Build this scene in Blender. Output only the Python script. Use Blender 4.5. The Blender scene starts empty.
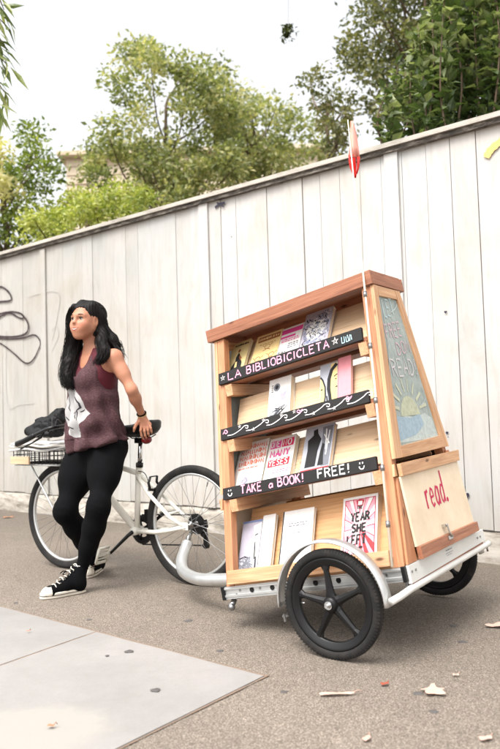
import bpy, math, random
import numpy as np
from mathutils import Vector, Matrix
random.seed(7); rng = np.random.default_rng(7)
V = np.array
C = bpy.context.scene.collection
S = bpy.context.scene

# ------------------------------------------------------------------ camera
F_PX, PIT, ROL, HC = 722.25, 0.05417, -0.02997, 0.95
def Rx(a): c, s = math.cos(a), math.sin(a); return V([[1,0,0],[0,c,-s],[0,s,c]])
cam_d = bpy.data.cameras.new('camera'); cam = bpy.data.objects.new('camera', cam_d); C.objects.link(cam)
_c, _s = math.cos(ROL), math.sin(ROL)
_right = Rx(PIT)@V([_c, 0, _s]); _down = Rx(PIT)@V([_s, 0, -_c]); _fw = Rx(PIT)@V([0, 1, 0])
m = Matrix.Identity(4)
for i in range(3):
    m[i][0] = _right[i]; m[i][1] = -_down[i]; m[i][2] = -_fw[i]
m[2][3] = HC
cam.matrix_world = m
cam_d.sensor_fit = 'VERTICAL'; cam_d.sensor_height = 36; cam_d.lens = F_PX/749*36
cam_d.clip_start = .05; cam_d.clip_end = 500
cam_d.dof.use_dof = True; cam_d.dof.focus_distance = 3.5; cam_d.dof.aperture_fstop = 2.8
S.camera = cam
# ------------------------------------------------------------------ light
SUN_EL, SUN_AZ = math.radians(60), math.radians(222)      # azimuth clockwise from +Y
w = bpy.data.worlds.new('World'); S.world = w; w.use_nodes = True
nt = w.node_tree; nt.nodes.clear()
sky = nt.nodes.new('ShaderNodeTexSky'); sky.sky_type = 'NISHITA'; sky.sun_disc = False
sky.sun_elevation = SUN_EL; sky.sun_rotation = SUN_AZ; sky.dust_density = 6; sky.air_density = 1.2; sky.ozone_density = 1
hs = nt.nodes.new('ShaderNodeHueSaturation'); hs.inputs['Saturation'].default_value = .12
bg = nt.nodes.new('ShaderNodeBackground'); bg.inputs['Strength'].default_value = .15
wo = nt.nodes.new('ShaderNodeOutputWorld')
nt.links.new(sky.outputs[0], hs.inputs['Color']); nt.links.new(hs.outputs[0], bg.inputs[0]); nt.links.new(bg.outputs[0], wo.inputs[0])
sd = bpy.data.lights.new('sun', 'SUN'); sd.energy = .6; sd.angle = math.radians(28); sd.color = (1, .93, .84)
sun = bpy.data.objects.new('sun', sd); C.objects.link(sun)
sdir = Vector((math.sin(SUN_AZ)*math.cos(SUN_EL), math.cos(SUN_AZ)*math.cos(SUN_EL), math.sin(SUN_EL)))
sun.rotation_euler = sdir.to_track_quat('Z', 'Y').to_euler(); sun.location = sdir*30
S.view_settings.view_transform = 'Standard'; S.view_settings.look = 'None'; S.view_settings.gamma = 1
S.view_settings.exposure = 1.32
S.view_settings.use_curve_mapping = False

# ------------------------------------------------------------------ measuring helpers (rays of the surveyed photo)
CAM0 = V([0, 0, HC])
def ray(px):
    c, s = math.cos(-ROL), math.sin(-ROL); u, v = px[0]-250, px[1]-374.5
    u, v = c*u-s*v, s*u+c*v
    return Rx(PIT)@V([u, F_PX, -v])
def hit(px, P, n):
    r = ray(px); return CAM0+r*((P-CAM0)@n/(r@n))
def depth(px, y): r = ray(px); return CAM0+r*y/r[1]
def ground(px, z=0.): return hit(px, V([0, 0, z]), V([0, 0, 1.]))
FYAW = 2.45371
FD = V([math.cos(FYAW), math.sin(FYAW), 0]); FO = V([0, 5.63568, 0]); FN = V([-FD[1], FD[0], 0])
if FN[1] > 0: FN = -FN
def fence_pt(px): P = hit(px, FO, FN); return (P-FO)@FD, P[2]
# cart frame: u towards the hitch, v away from the viewer, w up
MM = V([[-0.7975, 0.5801, -0.1657], [0.5702, 0.8145, 0.1071], [-0.1971, 0.0091, 0.9803]])
OC = V([0.5586, 2.76271, 0.35391])
CL, CW, CH = .898, .8726, 1.1646
LEAN = math.atan2(CW/2-.15044, CH)
def cart_loc(P): return MM.T@(P-OC)
def side_uv(px, v=0.): return cart_loc(hit(px, OC+MM@V([0, v, 0]), MM[:, 1]))
def end_uv(px, u=0.): return cart_loc(hit(px, OC+MM@V([u, 0, 0]), MM[:, 0]))
def face_uv(px, off=0.):
    n = MM@V([0, math.cos(LEAN), -math.sin(LEAN)]); return cart_loc(hit(px, OC+n*off, n))
def CP(u, v, w): return OC+MM@V([u, v, w])
CARTM = Matrix([[MM[0][0], -MM[0][1], MM[0][2], OC[0]], [MM[1][0], -MM[1][1], MM[1][2], OC[1]], [MM[2][0], -MM[2][1], MM[2][2], OC[2]], [0, 0, 0, 1]])

# ------------------------------------------------------------------ materials
MAT = {}
def newmat(name):
    m = bpy.data.materials.new(name); m.use_nodes = True; MAT[name] = m
    t = m.node_tree; return m, t, t.nodes['Principled BSDF']
def N(t, typ, **kw):
    n = t.nodes.new(typ)
    for k, v in kw.items():
        if k in n.inputs: n.inputs[k].default_value = v
        else: setattr(n, k, v)
    return n
def ramp(t, fac, stops):
    r = t.nodes.new('ShaderNodeValToRGB'); e = r.color_ramp.elements
    while len(e) < len(stops): e.new(.5)
    for k, (p, c) in enumerate(stops):
        e[k].position = p; e[k].color = (c[0], c[1], c[2], 1) if len(c) == 3 else c
    t.links.new(fac, r.inputs[0]); return r.outputs[0]
def mix(t, fac, a, b, mode='MIX'):
    n = t.nodes.new('ShaderNodeMix'); n.data_type = 'RGBA'; n.blend_type = mode
    for sock, val in ((0, fac), (6, a), (7, b)):
        if hasattr(val, 'is_output'): t.links.new(val, n.inputs[sock])
        elif isinstance(val, (int, float)): n.inputs[sock].default_value = val
        else: n.inputs[sock].default_value = (*val, 1)
    return n.outputs[2]
def coords(t, kind='Object', scale=(1, 1, 1), attr=None):
    if attr: o = N(t, 'ShaderNodeAttribute', attribute_name=attr).outputs['Vector']
    else: o = t.nodes.new('ShaderNodeTexCoord').outputs[kind]
    mp = t.nodes.new('ShaderNodeMapping'); mp.inputs['Scale'].default_value = scale
    t.links.new(o, mp.inputs[0]); return mp.outputs[0]
def noise(t, vec, scale, detail=4, rough=.55, dist=0):
    n = N(t, 'ShaderNodeTexNoise', Scale=scale, Detail=detail, Roughness=rough, Distortion=dist)
    t.links.new(vec, n.inputs['Vector']); return n.outputs[0]
def bump(t, b, h, strength=.3, dist=.01):
    n = N(t, 'ShaderNodeBump', Strength=strength, Distance=dist); t.links.new(h, n.inputs['Height']); t.links.new(n.outputs[0], b.inputs['Normal'])
def plain(name, col, rough=.6, metal=0., var=.12, scale=12, bmp=.0, spec=None):
    m, t, b = newmat(name); vec = coords(t)
    n = noise(t, vec, scale, 5)
    c = ramp(t, n, [(.3, [x*(1-var) for x in col]), (.7, [min(1, x*(1+var)) for x in col])])
    t.links.new(c, b.inputs['Base Color']); b.inputs['Roughness'].default_value = rough; b.inputs['Metallic'].default_value = metal
    if spec is not None: b.inputs['Specular IOR Level'].default_value = spec
    if bmp: bump(t, b, noise(t, vec, scale*4, 5), bmp, .004)
    return m
def wood(name, c1, c2, c3, rough=.55, sat=.85):
    c1, c2, c3 = [[(.3*c[0]+.5*c[1]+.2*c[2])*(1-sat)+x*sat for x in c] for c in (c1, c2, c3)]
    m, t, b = newmat(name)
    v1 = coords(t, attr='gc', scale=(2.2, 26, 26)); v2 = coords(t, attr='gc', scale=(5, 160, 160)); v3 = coords(t, attr='gc', scale=(3, 5, 5))
    g = noise(t, v1, 1, 4, .6, 1.4); f = noise(t, v2, 1, 3, .6); k = noise(t, v3, 1, 2)
    col = ramp(t, g, [(.28, c1), (.5, c2), (.75, c3)])
    col = mix(t, .35, col, ramp(t, f, [(.35, [x*.62 for x in c2]), (.6, c3)]), 'MIX')
    vo = N(t, 'ShaderNodeTexVoronoi', Scale=1.); vv = coords(t, attr='gc', scale=(5, 14, 14)); t.links.new(vv, vo.inputs['Vector'])
    kn = ramp(t, vo.outputs['Distance'], [(.05, (1, 1, 1)), (.13, (0, 0, 0))])
    col = mix(t, kn, col, [x*.35 for x in c1])
    col = mix(t, .5, col, ramp(t, k, [(.3, (.75, .72, .7)), (.7, (1, 1, 1))]), 'MULTIPLY')
    t.links.new(col, b.inputs['Base Color']); b.inputs['Roughness'].default_value = rough
    bump(t, b, f, .25, .002)
    return m
def srgb(r, g, b): return [((x/255)/12.92 if x/255 < .04045 else ((x/255+.055)/1.055)**2.4) for x in (r, g, b)]
wood('pine', srgb(176, 112, 62), srgb(206, 150, 98), srgb(226, 180, 132))
wood('pine_light', srgb(206, 158, 108), srgb(222, 182, 136), srgb(236, 204, 164))
wood('ply', srgb(198, 158, 112), srgb(214, 178, 136), srgb(224, 194, 154))
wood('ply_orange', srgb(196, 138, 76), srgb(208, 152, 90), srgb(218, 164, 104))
wood('redwood', srgb(124, 68, 42), srgb(166, 100, 66), srgb(186, 124, 86))
wood('post_wood', srgb(164, 88, 44), srgb(198, 126, 74), srgb(214, 150, 98))
plain('chalk_black', srgb(20, 18, 18), .75, var=.35, scale=18)
m_, t_, b_ = newmat('tyre'); v_ = coords(t_); t_.links.new(mix(t_, ramp(t_, noise(t_, v_, 14, 6, .7), [(.45, (0, 0, 0)), (.75, (.55,)*3)]), srgb(14, 13, 13), srgb(58, 52, 46)), b_.inputs['Base Color']); b_.inputs['Roughness'].default_value = .85; bump(t_, b_, noise(t_, v_, 120, 4), .3, .003)
plain('black_plastic', srgb(13, 13, 14), .42, var=.1, spec=.35)
plain('black_metal', srgb(12, 12, 13), .35, .2)
plain('alu', srgb(202, 203, 202), .38, .75, .06, 20)
plain('alu_paint', srgb(214, 214, 210), .45, .15, .06, 6, .05)
plain('steel', srgb(150, 150, 150), .28, .9, .1, 20)
plain('chrome', srgb(205, 205, 205), .15, 1., .03)
plain('white_frame', srgb(232, 228, 216), .3, 0, .04, 6)
plain('off_white', srgb(222, 218, 205), .5, 0, .06, 8)
plain('hole', srgb(14, 13, 13), .9)
plain('red_glass', srgb(120, 18, 24), .25)
plain('bag_black', srgb(9, 9, 11), .6, 0, .3, 25, .6, .25)
plain('paper', srgb(226, 222, 214), .8, 0, .08, 20)
plain('newsprint', srgb(186, 184, 182), .8, 0, .25, 60)
plain('book_pages', srgb(226, 212, 186), .85, 0, .06, 90)
plain('flag_pink', srgb(238, 168, 152), .6, 0, .04)
plain('flag_red', srgb(214, 36, 30), .6, 0, .08)
plain('pole_white', srgb(228, 214, 194), .4, 0, .04)
plain('bark', srgb(92, 76, 60), .9, 0, .3, 8, .6)
def flat(name, rgb, rough=.7, var=.06):
    return plain(name, srgb(*rgb), rough, 0, var, 40)
flat('chalk_white', (228, 224, 222)); flat('chalk_pink', (238, 160, 186)); flat('chalk_blue', (176, 214, 226))
flat('chalk_yellow', (188, 190, 166)); flat('chalk_faint_blue', (176, 196, 200)); flat('chalk_faint_pink', (198, 172, 176)); flat('chalk_faint_white', (198, 192, 192)); flat('paint_magenta', (192, 34, 82)); flat('ink_black', (16, 15, 17)); flat('ink_grey', (108, 110, 118))
flat('ink_red', (204, 52, 56)); flat('ink_magenta', (198, 58, 128)); flat('ink_orange', (206, 104, 74)); flat('ink_brown', (142, 82, 44)); flat('ink_blue', (104, 116, 150))
flat('ink_white', (214, 212, 208)); flat('ink_lilac', (156, 152, 166)); flat('ink_pink', (214, 148, 160)); flat('ink_crimson', (168, 34, 56))
flat('cover_yellow', (208, 188, 132)); flat('cover_cream', (212, 184, 126)); flat('cover_white', (212, 208, 203)); flat('cover_grey', (158, 160, 168)); flat('cover_pink', (216, 140, 148)); flat('cover_lilac', (164, 160, 172))
flat('graffiti_black', (52, 38, 40)); flat('graffiti_yellow', (222, 184, 112)); flat('graffiti_pale', (176, 174, 168), var=.05); flat('mark_dark', (44, 40, 58))

def cream_panel():
    m, t, b = newmat('cream_panel'); vec = coords(t, attr='gc', scale=(1, 1, 1))
    c = ramp(t, noise(t, vec, 7, 6, .6), [(.3, srgb(216, 194, 164)), (.65, srgb(234, 216, 190))])
    t.links.new(c, b.inputs['Base Color']); b.inputs['Roughness'].default_value = .5
cream_panel()
def chalkboard():
    m, t, b = newmat('chalkboard'); vec = coords(t)
    st = coords(t, scale=(30, 30, 9))
    a = noise(t, vec, 9, 6, .7, .6); s = noise(t, st, 1.5, 5, .7)
    c = ramp(t, a, [(.3, srgb(124, 136, 132)), (.55, srgb(152, 162, 157)), (.75, srgb(178, 186, 180))])
    c = mix(t, .4, c, ramp(t, s, [(.35, srgb(136, 148, 144)), (.7, srgb(196, 202, 196))]))
    t.links.new(c, b.inputs['Base Color']); b.inputs['Roughness'].default_value = .8
chalkboard()
def dusty(name, col, thr=.5, scale=60):
    # chalk laid on thinly: breaks up over the board's tooth
    m, t, b = newmat(name); vec = coords(t)
    n = noise(t, vec, scale, 4, .7)
    t.links.new(ramp(t, n, [(thr-.1, [x*.82 for x in col]), (thr+.1, col)]), b.inputs['Base Color']); b.inputs['Roughness'].default_value = .9
dusty('wash_blue', srgb(158, 178, 190)); dusty('wash_yellow', srgb(184, 187, 162)); dusty('wash_white', srgb(186, 196, 192))

FN_ = V([-.636, -.772])
def asphalt():
    m, t, b = newmat('asphalt'); vec = coords(t)
    big = noise(t, vec, .7, 5, .6); mid = noise(t, vec, 9, 5, .65); fine = noise(t, vec, 210, 4, .8)
    vo = N(t, 'ShaderNodeTexVoronoi', Scale=290.); t.links.new(vec, vo.inputs['Vector'])
    c = ramp(t, fine, [(.32, srgb(62, 55, 49)), (.5, srgb(116, 107, 97)), (.68, srgb(168, 157, 145))])
    sp = ramp(t, vo.outputs['Color'], [(.3, srgb(66, 59, 52)), (.55, srgb(118, 109, 99)), (.9, srgb(188, 178, 165))])
    c = mix(t, .5, c, sp)
    # base colour is darker along the foot of the fence, paler away from it
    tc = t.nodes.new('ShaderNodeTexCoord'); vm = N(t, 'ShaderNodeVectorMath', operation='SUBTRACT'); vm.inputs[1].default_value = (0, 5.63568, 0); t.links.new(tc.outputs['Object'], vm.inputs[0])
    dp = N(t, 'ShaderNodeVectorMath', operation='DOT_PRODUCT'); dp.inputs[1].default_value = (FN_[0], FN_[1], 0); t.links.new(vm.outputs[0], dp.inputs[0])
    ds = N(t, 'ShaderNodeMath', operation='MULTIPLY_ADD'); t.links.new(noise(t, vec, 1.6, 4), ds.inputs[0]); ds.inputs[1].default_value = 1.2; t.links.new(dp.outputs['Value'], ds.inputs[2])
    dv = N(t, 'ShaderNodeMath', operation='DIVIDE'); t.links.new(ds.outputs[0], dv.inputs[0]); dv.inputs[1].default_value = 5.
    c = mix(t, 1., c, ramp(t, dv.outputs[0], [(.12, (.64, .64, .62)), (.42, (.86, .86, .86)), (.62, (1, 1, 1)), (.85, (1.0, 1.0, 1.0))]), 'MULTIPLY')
    c = mix(t, 1., c, (1.12, 1.11, 1.1), 'MULTIPLY')
    c = mix(t, .55, c, ramp(t, big, [(.3, (.74, .72, .7)), (.7, (1.05, 1.02, 1))]), 'MULTIPLY')
    c = mix(t, .4, c, ramp(t, mid, [(.25, (.72, .7, .68)), (.65, (1.05, 1.03, 1.02))]), 'MULTIPLY')
    t.links.new(c, b.inputs['Base Color']); b.inputs['Roughness'].default_value = .9
    bump(t, b, fine, .6, .004)
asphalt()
def concrete():
    m, t, b = newmat('concrete'); vec = coords(t)
    big = noise(t, vec, 1.3, 6, .6); mid = noise(t, vec, 14, 6, .7); fine = noise(t, vec, 160, 3, .7)
    c = ramp(t, big, [(.3, srgb(132, 130, 127)), (.6, srgb(146, 143, 140)), (.8, srgb(154, 150, 146))])
    c = mix(t, .5, c, ramp(t, mid, [(.3, (.88, .87, .86)), (.6, (1.03, 1.02, 1.02))]), 'MULTIPLY')
    c = mix(t, .5, c, ramp(t, fine, [(.3, (.86, .85, .84)), (.6, (1.03, 1.02, 1.01))]), 'MULTIPLY')
    # worn pale patch
    g = ground((20, 738)); tc = t.nodes.new('ShaderNodeTexCoord')
    vm = N(t, 'ShaderNodeVectorMath', operation='SUBTRACT'); vm.inputs[1].default_value = (g[0], g[1], 0); t.links.new(tc.outputs['Object'], vm.inputs[0])
    ln = N(t, 'ShaderNodeVectorMath', operation='LENGTH'); t.links.new(vm.outputs[0], ln.inputs[0])
    ad = N(t, 'ShaderNodeMath', operation='ADD'); t.links.new(ln.outputs['Value'], ad.inputs[0])
    sc = N(t, 'ShaderNodeMath', operation='MULTIPLY'); sc.inputs[1].default_value = .45; t.links.new(noise(t, vec, 7, 6, .65), sc.inputs[0]); t.links.new(sc.outputs[0], ad.inputs[1])
    f = ramp(t, ad.outputs[0], [(.40, (1, 1, 1)), (.50, (0, 0, 0))])
    c = mix(t, f, c, srgb(150, 146, 139))
    t.links.new(c, b.inputs['Base Color']); b.inputs['Roughness'].default_value = .85
    bump(t, b, fine, .25, .003)
concrete()
def fence_paint():
    m, t, b = newmat('fence_paint')
    tint = N(t, 'ShaderNodeAttribute', attribute_name='tint').outputs['Fac']
    vec = coords(t); st = coords(t, scale=(9, 9, 1.1)); patch = noise(t, vec, 1.1, 4, .5, .8); gr = noise(t, st, 3.2, 5, .62)
    c = ramp(t, gr, [(.26, srgb(160, 153, 144)), (.40, srgb(184, 180, 175)), (.62, srgb(194, 192, 188))])
    c = mix(t, .6, c, ramp(t, patch, [(.32, srgb(186, 181, 172)), (.5, srgb(195, 194, 192)), (.68, srgb(182, 186, 186))]))
    c = mix(t, 1., c, ramp(t, tint, [(0, (.93, .92, .91)), (1, (1.0, 1.0, 1.0))]), 'MULTIPLY')
    # grime low on the boards
    sp = t.nodes.new('ShaderNodeSeparateXYZ'); t.links.new(t.nodes.new('ShaderNodeTexCoord').outputs['Object'], sp.inputs[0])
    zz = N(t, 'ShaderNodeMath', operation='MULTIPLY_ADD'); t.links.new(noise(t, st, 2.6, 5), zz.inputs[0]); zz.inputs[1].default_value = .9; t.links.new(sp.outputs['Z'], zz.inputs[2])
    f = ramp(t, zz.outputs[0], [(.35, (.42,)*3), (.95, (0, 0, 0))])
    c = mix(t, f, c, srgb(160, 144, 122))
    ax = N(t, 'ShaderNodeMath', operation='MULTIPLY_ADD'); t.links.new(sp.outputs['X'], ax.inputs[0]); ax.inputs[1].default_value = .22; ax.inputs[2].default_value = .05
    c = mix(t, ramp(t, ax.outputs[0], [(.1, (0, 0, 0)), (.7, (.8,)*3)]), c, mix(t, 1., c, (.80, .78, .74), 'MULTIPLY'))
    stn = noise(t, coords(t, scale=(2.2, 2.2, .5)), 2.4, 6, .7, 1.); c = mix(t, .55, c, ramp(t, stn, [(.36, (.84, .80, .74)), (.5, (1, .99, .98)), (.7, (1.02, 1.02, 1.02))]), 'MULTIPLY')
    fl = noise(t, coords(t, scale=(5, 5, 2)), 9, 6, .75); c = mix(t, ramp(t, fl, [(.69, (0, 0, 0)), (.74, (.6,)*3)]), c, srgb(150, 132, 112))
    t.links.new(c, b.inputs['Base Color']); b.inputs['Roughness'].default_value = .6
    bump(t, b, gr, .25, .004)
fence_paint()
def weathered(name, c1, c2, c3, sc=22):
    m, t, b = newmat(name); vec = coords(t, scale=(.25, 1, 1)); a = noise(t, vec, sc, 6, .75); k = noise(t, vec, 3, 3)
    c = ramp(t, a, [(.36, c1), (.5, c2), (.66, c3)])
    c = mix(t, .4, c, ramp(t, k, [(.3, (.7, .7, .68)), (.7, (1.1, 1.1, 1.1))]), 'MULTIPLY')
    t.links.new(c, b.inputs['Base Color']); b.inputs['Roughness'].default_value = .85; bump(t, b, a, .5, .005)
weathered('cap_pale', srgb(148, 142, 132), srgb(184, 178, 168), srgb(194, 188, 180), 9)
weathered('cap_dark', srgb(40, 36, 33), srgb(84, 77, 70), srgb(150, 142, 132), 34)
weathered('footing', srgb(112, 104, 94), srgb(156, 149, 139), srgb(180, 174, 165), 16)
weathered('siding', srgb(192, 172, 146), srgb(208, 192, 168), srgb(216, 202, 180), 4)

def leafmat(name, c1, c2, c3, trans=.35):
    m, t, b = newmat(name)
    a = N(t, 'ShaderNodeAttribute', attribute_name='tint').outputs['Fac']
    c = ramp(t, a, [(0, c1), (.55, c2), (1, c3)])
    t.links.new(c, b.inputs['Base Color']); b.inputs['Roughness'].default_value = .45
    tr = t.nodes.new('ShaderNodeBsdfTranslucent'); t.links.new(mix(t, 1., c, (1.4, 1.45, .8), 'MULTIPLY'), tr.inputs['Color'])
    ms = t.nodes.new('ShaderNodeMixShader'); ms.inputs[0].default_value = trans
    t.links.new(b.outputs[0], ms.inputs[1]); t.links.new(tr.outputs[0], ms.inputs[2]); t.links.new(ms.outputs[0], t.nodes['Material Output'].inputs[0])
leafmat('leaf_olive', srgb(76, 86, 52), srgb(130, 138, 88), srgb(196, 188, 138), .4)
leafmat('leaf_dark', srgb(48, 56, 34), srgb(84, 90, 54), srgb(140, 136, 92))
leafmat('leaf_big', srgb(42, 56, 30), srgb(82, 100, 56), srgb(158, 166, 120), .3)
leafmat('leaf_bright', srgb(70, 88, 34), srgb(128, 142, 62), srgb(184, 186, 104), .35)
leafmat('leaf_droop', srgb(74, 88, 46), srgb(122, 136, 78), srgb(168, 172, 116))

# skin / cloth
def skin():
    m, t, b = newmat('skin'); vec = coords(t)
    c = ramp(t, noise(t, vec, 9, 4), [(.3, srgb(172, 118, 92)), (.7, srgb(188, 134, 108))])
    lp = N(t, 'ShaderNodeAttribute', attribute_name='lip').outputs['Fac']; th = N(t, 'ShaderNodeAttribute', attribute_name='tooth').outputs['Fac']; bl = N(t, 'ShaderNodeAttribute', attribute_name='blush').outputs['Fac']
    c = mix(t, bl, c, srgb(196, 112, 88)); c = mix(t, ramp(t, lp, [(.35, (0, 0, 0)), (.65, (.85,)*3)]), c, srgb(140, 60, 52)); c = mix(t, ramp(t, th, [(.4, (0, 0, 0)), (.6, (1, 1, 1))]), c, srgb(186, 178, 168))
    fr = noise(t, coords(t), 160, 3); c = mix(t, .25, c, ramp(t, fr, [(.3, (.86, .82, .8)), (.7, (1.04, 1.03, 1.02))]), 'MULTIPLY')
    t.links.new(c, b.inputs['Base Color']); b.inputs['Roughness'].default_value = .5; b.inputs['Specular IOR Level'].default_value = .35
    b.inputs['Subsurface Weight'].default_value = .12; b.inputs['Subsurface Radius'].default_value = (.02, .008, .004); b.inputs['Subsurface Scale'].default_value = .5
skin()
plain('lips', srgb(150, 78, 68), .4); plain('teeth', srgb(238, 234, 226), .3, 0, .02); plain('eye_white', srgb(170, 160, 152), .2, 0, .02); plain('iris', srgb(30, 18, 12), .15)
plain('hair', srgb(12, 8, 6), .62, 0, .3, 60, 0, .22)
plain('legging', srgb(7, 7, 9), .9, 0, .15, 40, 0, .12)
plain('tank_crimson', srgb(80, 7, 26), .8, 0, .1, 60)
plain('canvas_black', srgb(6, 6, 8), .9, 0, .15, 60, 0, .12); plain('rubber_white', srgb(222, 214, 200), .6, 0, .06, 30)
def heather():
    m, t, b = newmat('heather'); vec = coords(t)
    hz = coords(t, scale=(90, 90, 420)); n = noise(t, hz, 1, 3, .7); k = noise(t, vec, 14, 4)
    c = ramp(t, n, [(.3, srgb(44, 22, 28)), (.52, srgb(72, 42, 46)), (.75, srgb(112, 84, 86))])
    c = mix(t, .3, c, ramp(t, k, [(.3, (.8, .78, .8)), (.7, (1.1, 1.1, 1.1))]), 'MULTIPLY')
    pr = N(t, 'ShaderNodeAttribute', attribute_name='print').outputs['Fac']
    pc = ramp(t, pr, [(.44, (0, 0, 0)), (.56, (1, 1, 1))])
    ln = N(t, 'ShaderNodeAttribute', attribute_name='ink').outputs['Fac']
    pcol = mix(t, ramp(t, ln, [(.42, (0, 0, 0)), (.6, (1, 1, 1))]), srgb(168, 166, 165), srgb(44, 40, 46))
    c = mix(t, pc, c, pcol)
    t.links.new(c, b.inputs['Base Color']); b.inputs['Roughness'].default_value = .9
    bump(t, b, noise(t, vec, 300, 2), .15, .002)
heather()

# ------------------------------------------------------------------ mesh builder
class MB:
    def __init__(self, T=None):
        self.v = []; self.f = []; self.g = []; self.m = []; self.s = []; self.tint = []; self.T = T; self.mi = 0
    def add(self, vs, fs, gc=None, smooth=False, tint=.5):
        o = len(self.v); r = V([random.random()*9 for _ in range(3)])
        for k, p in enumerate(vs):
            p = np.asarray(p, float); self.g.append(tuple((p+r) if gc is None else (np.asarray(gc[k])+r)))
            self.v.append(tuple(self.T(p) if self.T else p)); self.tint.append(tint)
        for q in fs:
            self.f.append([o+i for i in q]); self.m.append(self.mi); self.s.append(smooth)
    def hexa(self, c, axis=None, **k):
        # c: 8 corners, bottom 4 then top 4; grain along the longest edge
        c = [np.asarray(p, float) for p in c]
        e = [np.linalg.norm(c[1]-c[0]), np.linalg.norm(c[3]-c[0]), np.linalg.norm(c[4]-c[0])]
        i = int(np.argmax(e)) if axis is None else axis
        uv = [(0,0,0),(e[0],0,0),(e[0],e[1],0),(0,e[1],0),(0,0,e[2]),(e[0],0,e[2]),(e[0],e[1],e[2]),(0,e[1],e[2])]
        o = [i]+[j for j in range(3) if j != i]
        self.add(c, [(0,3,2,1),(4,5,6,7),(0,1,5,4),(1,2,6,5),(2,3,7,6),(3,0,4,7)], [[q[o[0]], q[o[1]], q[o[2]]] for q in uv], **k)
    def box(self, x0, x1, y0, y1, z0, z1, **k):
        self.hexa([(x0,y0,z0),(x1,y0,z0),(x1,y1,z0),(x0,y1,z0),(x0,y0,z1),(x1,y0,z1),(x1,y1,z1),(x0,y1,z1)], **k)
    def tube(self, pts, r, n=12, cap=True, flatten=None, tint=.5):
        pts = [np.asarray(p, float) for p in pts]; rs = r if hasattr(r, '__len__') else [r]*len(pts)
        vs = []; fs = []; up = None; L = 0; gc = []
        for k, p in enumerate(pts):
            d = pts[min(k+1, len(pts)-1)]-pts[max(k-1, 0)]; d = d/(np.linalg.norm(d)+1e-12)
            if up is None: up = V([0, 0, 1.]) if abs(d[2]) < .9 else V([1., 0, 0])
            a = np.cross(d, up); a /= np.linalg.norm(a)+1e-12; b = np.cross(a, d); up = b
            if k: L += np.linalg.norm(p-pts[k-1])
            for j in range(n):
                t = 2*math.pi*j/n; vs.append(p+rs[k]*(math.cos(t)*a+(flatten or 1)*math.sin(t)*b)); gc.append((L, rs[k]*math.cos(t), rs[k]*math.sin(t)))
        for k in range(len(pts)-1):
            for j in range(n): fs.append((k*n+j, k*n+(j+1) % n, (k+1)*n+(j+1) % n, (k+1)*n+j))
        if cap: fs.append(tuple(range(n))[::-1]); fs.append(tuple((len(pts)-1)*n+j for j in range(n)))
        self.add(vs, fs, gc, True, tint)
    def cyl(self, a, b, r, n=24, r2=None):
        a = np.asarray(a, float); b = np.asarray(b, float); d = b-a; L = np.linalg.norm(d); d /= L
        up = V([0, 0, 1.]) if abs(d[2]) < .9 else V([1., 0, 0]); x = np.cross(d, up); x /= np.linalg.norm(x); y = np.cross(x, d)
        r2 = r if r2 is None else r2; vs = []
        for p, q in ((a, r), (b, r2)):
            for j in range(n): t = 2*math.pi*j/n; vs.append(p+q*(math.cos(t)*x+math.sin(t)*y))
        self.add(vs, [(j, (j+1) % n, n+(j+1) % n, n+j) for j in range(n)], None, True)
        self.add(vs[:n], [tuple(range(n))[::-1]]); self.add(vs[n:], [tuple(range(n))])
    def lathe(self, c, ax, prof, n=64, closed=True):
        # prof: (radius, height along ax)
        c = np.asarray(c, float); ax = np.asarray(ax, float); ax = ax/np.linalg.norm(ax)
        up = V([0, 0, 1.]) if abs(ax[2]) < .9 else V([1., 0, 0]); x = np.cross(ax, up); x /= np.linalg.norm(x); y = np.cross(x, ax)
        vs = [c+ax*h+r*(math.cos(2*math.pi*j/n)*x+math.sin(2*math.pi*j/n)*y) for (r, h) in prof for j in range(n)]
        K = len(prof); fs = []
        for k in range(K if closed else K-1):
            k2 = (k+1) % K
            for j in range(n): fs.append((k*n+j, k*n+(j+1) % n, k2*n+(j+1) % n, k2*n+j))
        self.add(vs, fs, None, True)
    def prism(self, poly, fn, d0, d1, smooth=False):
        n = len(poly); vs = [fn(p[0], p[1], d0) for p in poly]+[fn(p[0], p[1], d1) for p in poly]
        fs = [tuple(range(n)), tuple(range(n, 2*n))[::-1]]+[(i, (i+1) % n, n+(i+1) % n, n+i) for i in range(n)]
        self.add(vs, fs, None, smooth)
    def sphere(self, c, r, nu=16, nv=10, R=None):
        c = np.asarray(c, float); r = np.asarray(r, float)*np.ones(3); vs = []; fs = []
        for i in range(nv+1):
            for j in range(nu):
                a = math.pi*i/nv; b = 2*math.pi*j/nu; p = V([math.sin(a)*math.cos(b), math.sin(a)*math.sin(b), math.cos(a)])*r
                vs.append(c+(R@p if R is not None else p))
        for i in range(nv):
            for j in range(nu): fs.append((i*nu+j, (i+1)*nu+j, (i+1)*nu+(j+1) % nu, i*nu+(j+1) % nu))
        self.add(vs, fs, None, True)
    def ribbon(self, pts, fn, wd, lift=0.):
        # flat mitred stroke in the plane fn(x, y, lift)
        P = [V(p, float) for p in pts]
        if len(P) < 2: return
        L = []; R = []; closed = np.linalg.norm(P[0]-P[-1]) < 1e-6 and len(P) > 3
        for k, p in enumerate(P):
            if closed and k in (0, len(P)-1): d1 = P[-1]-P[-2]; d2 = P[1]-P[0]
            else: d1 = P[k]-P[max(k-1, 0)]; d2 = P[min(k+1, len(P)-1)]-P[k]
            d1 = d1/(np.linalg.norm(d1)+1e-9); d2 = d2/(np.linalg.norm(d2)+1e-9); d = d1+d2
            if np.linalg.norm(d) < .3: d = d2 if k == 0 or np.linalg.norm(d1) < .5 else d1
            d = d/(np.linalg.norm(d)+1e-9); nrm = V([-d[1], d[0]]); ww = wd/2*(1+.18*random.uniform(-1, 1))
            L.append(p+nrm*ww); R.append(p-nrm*ww)
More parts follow.
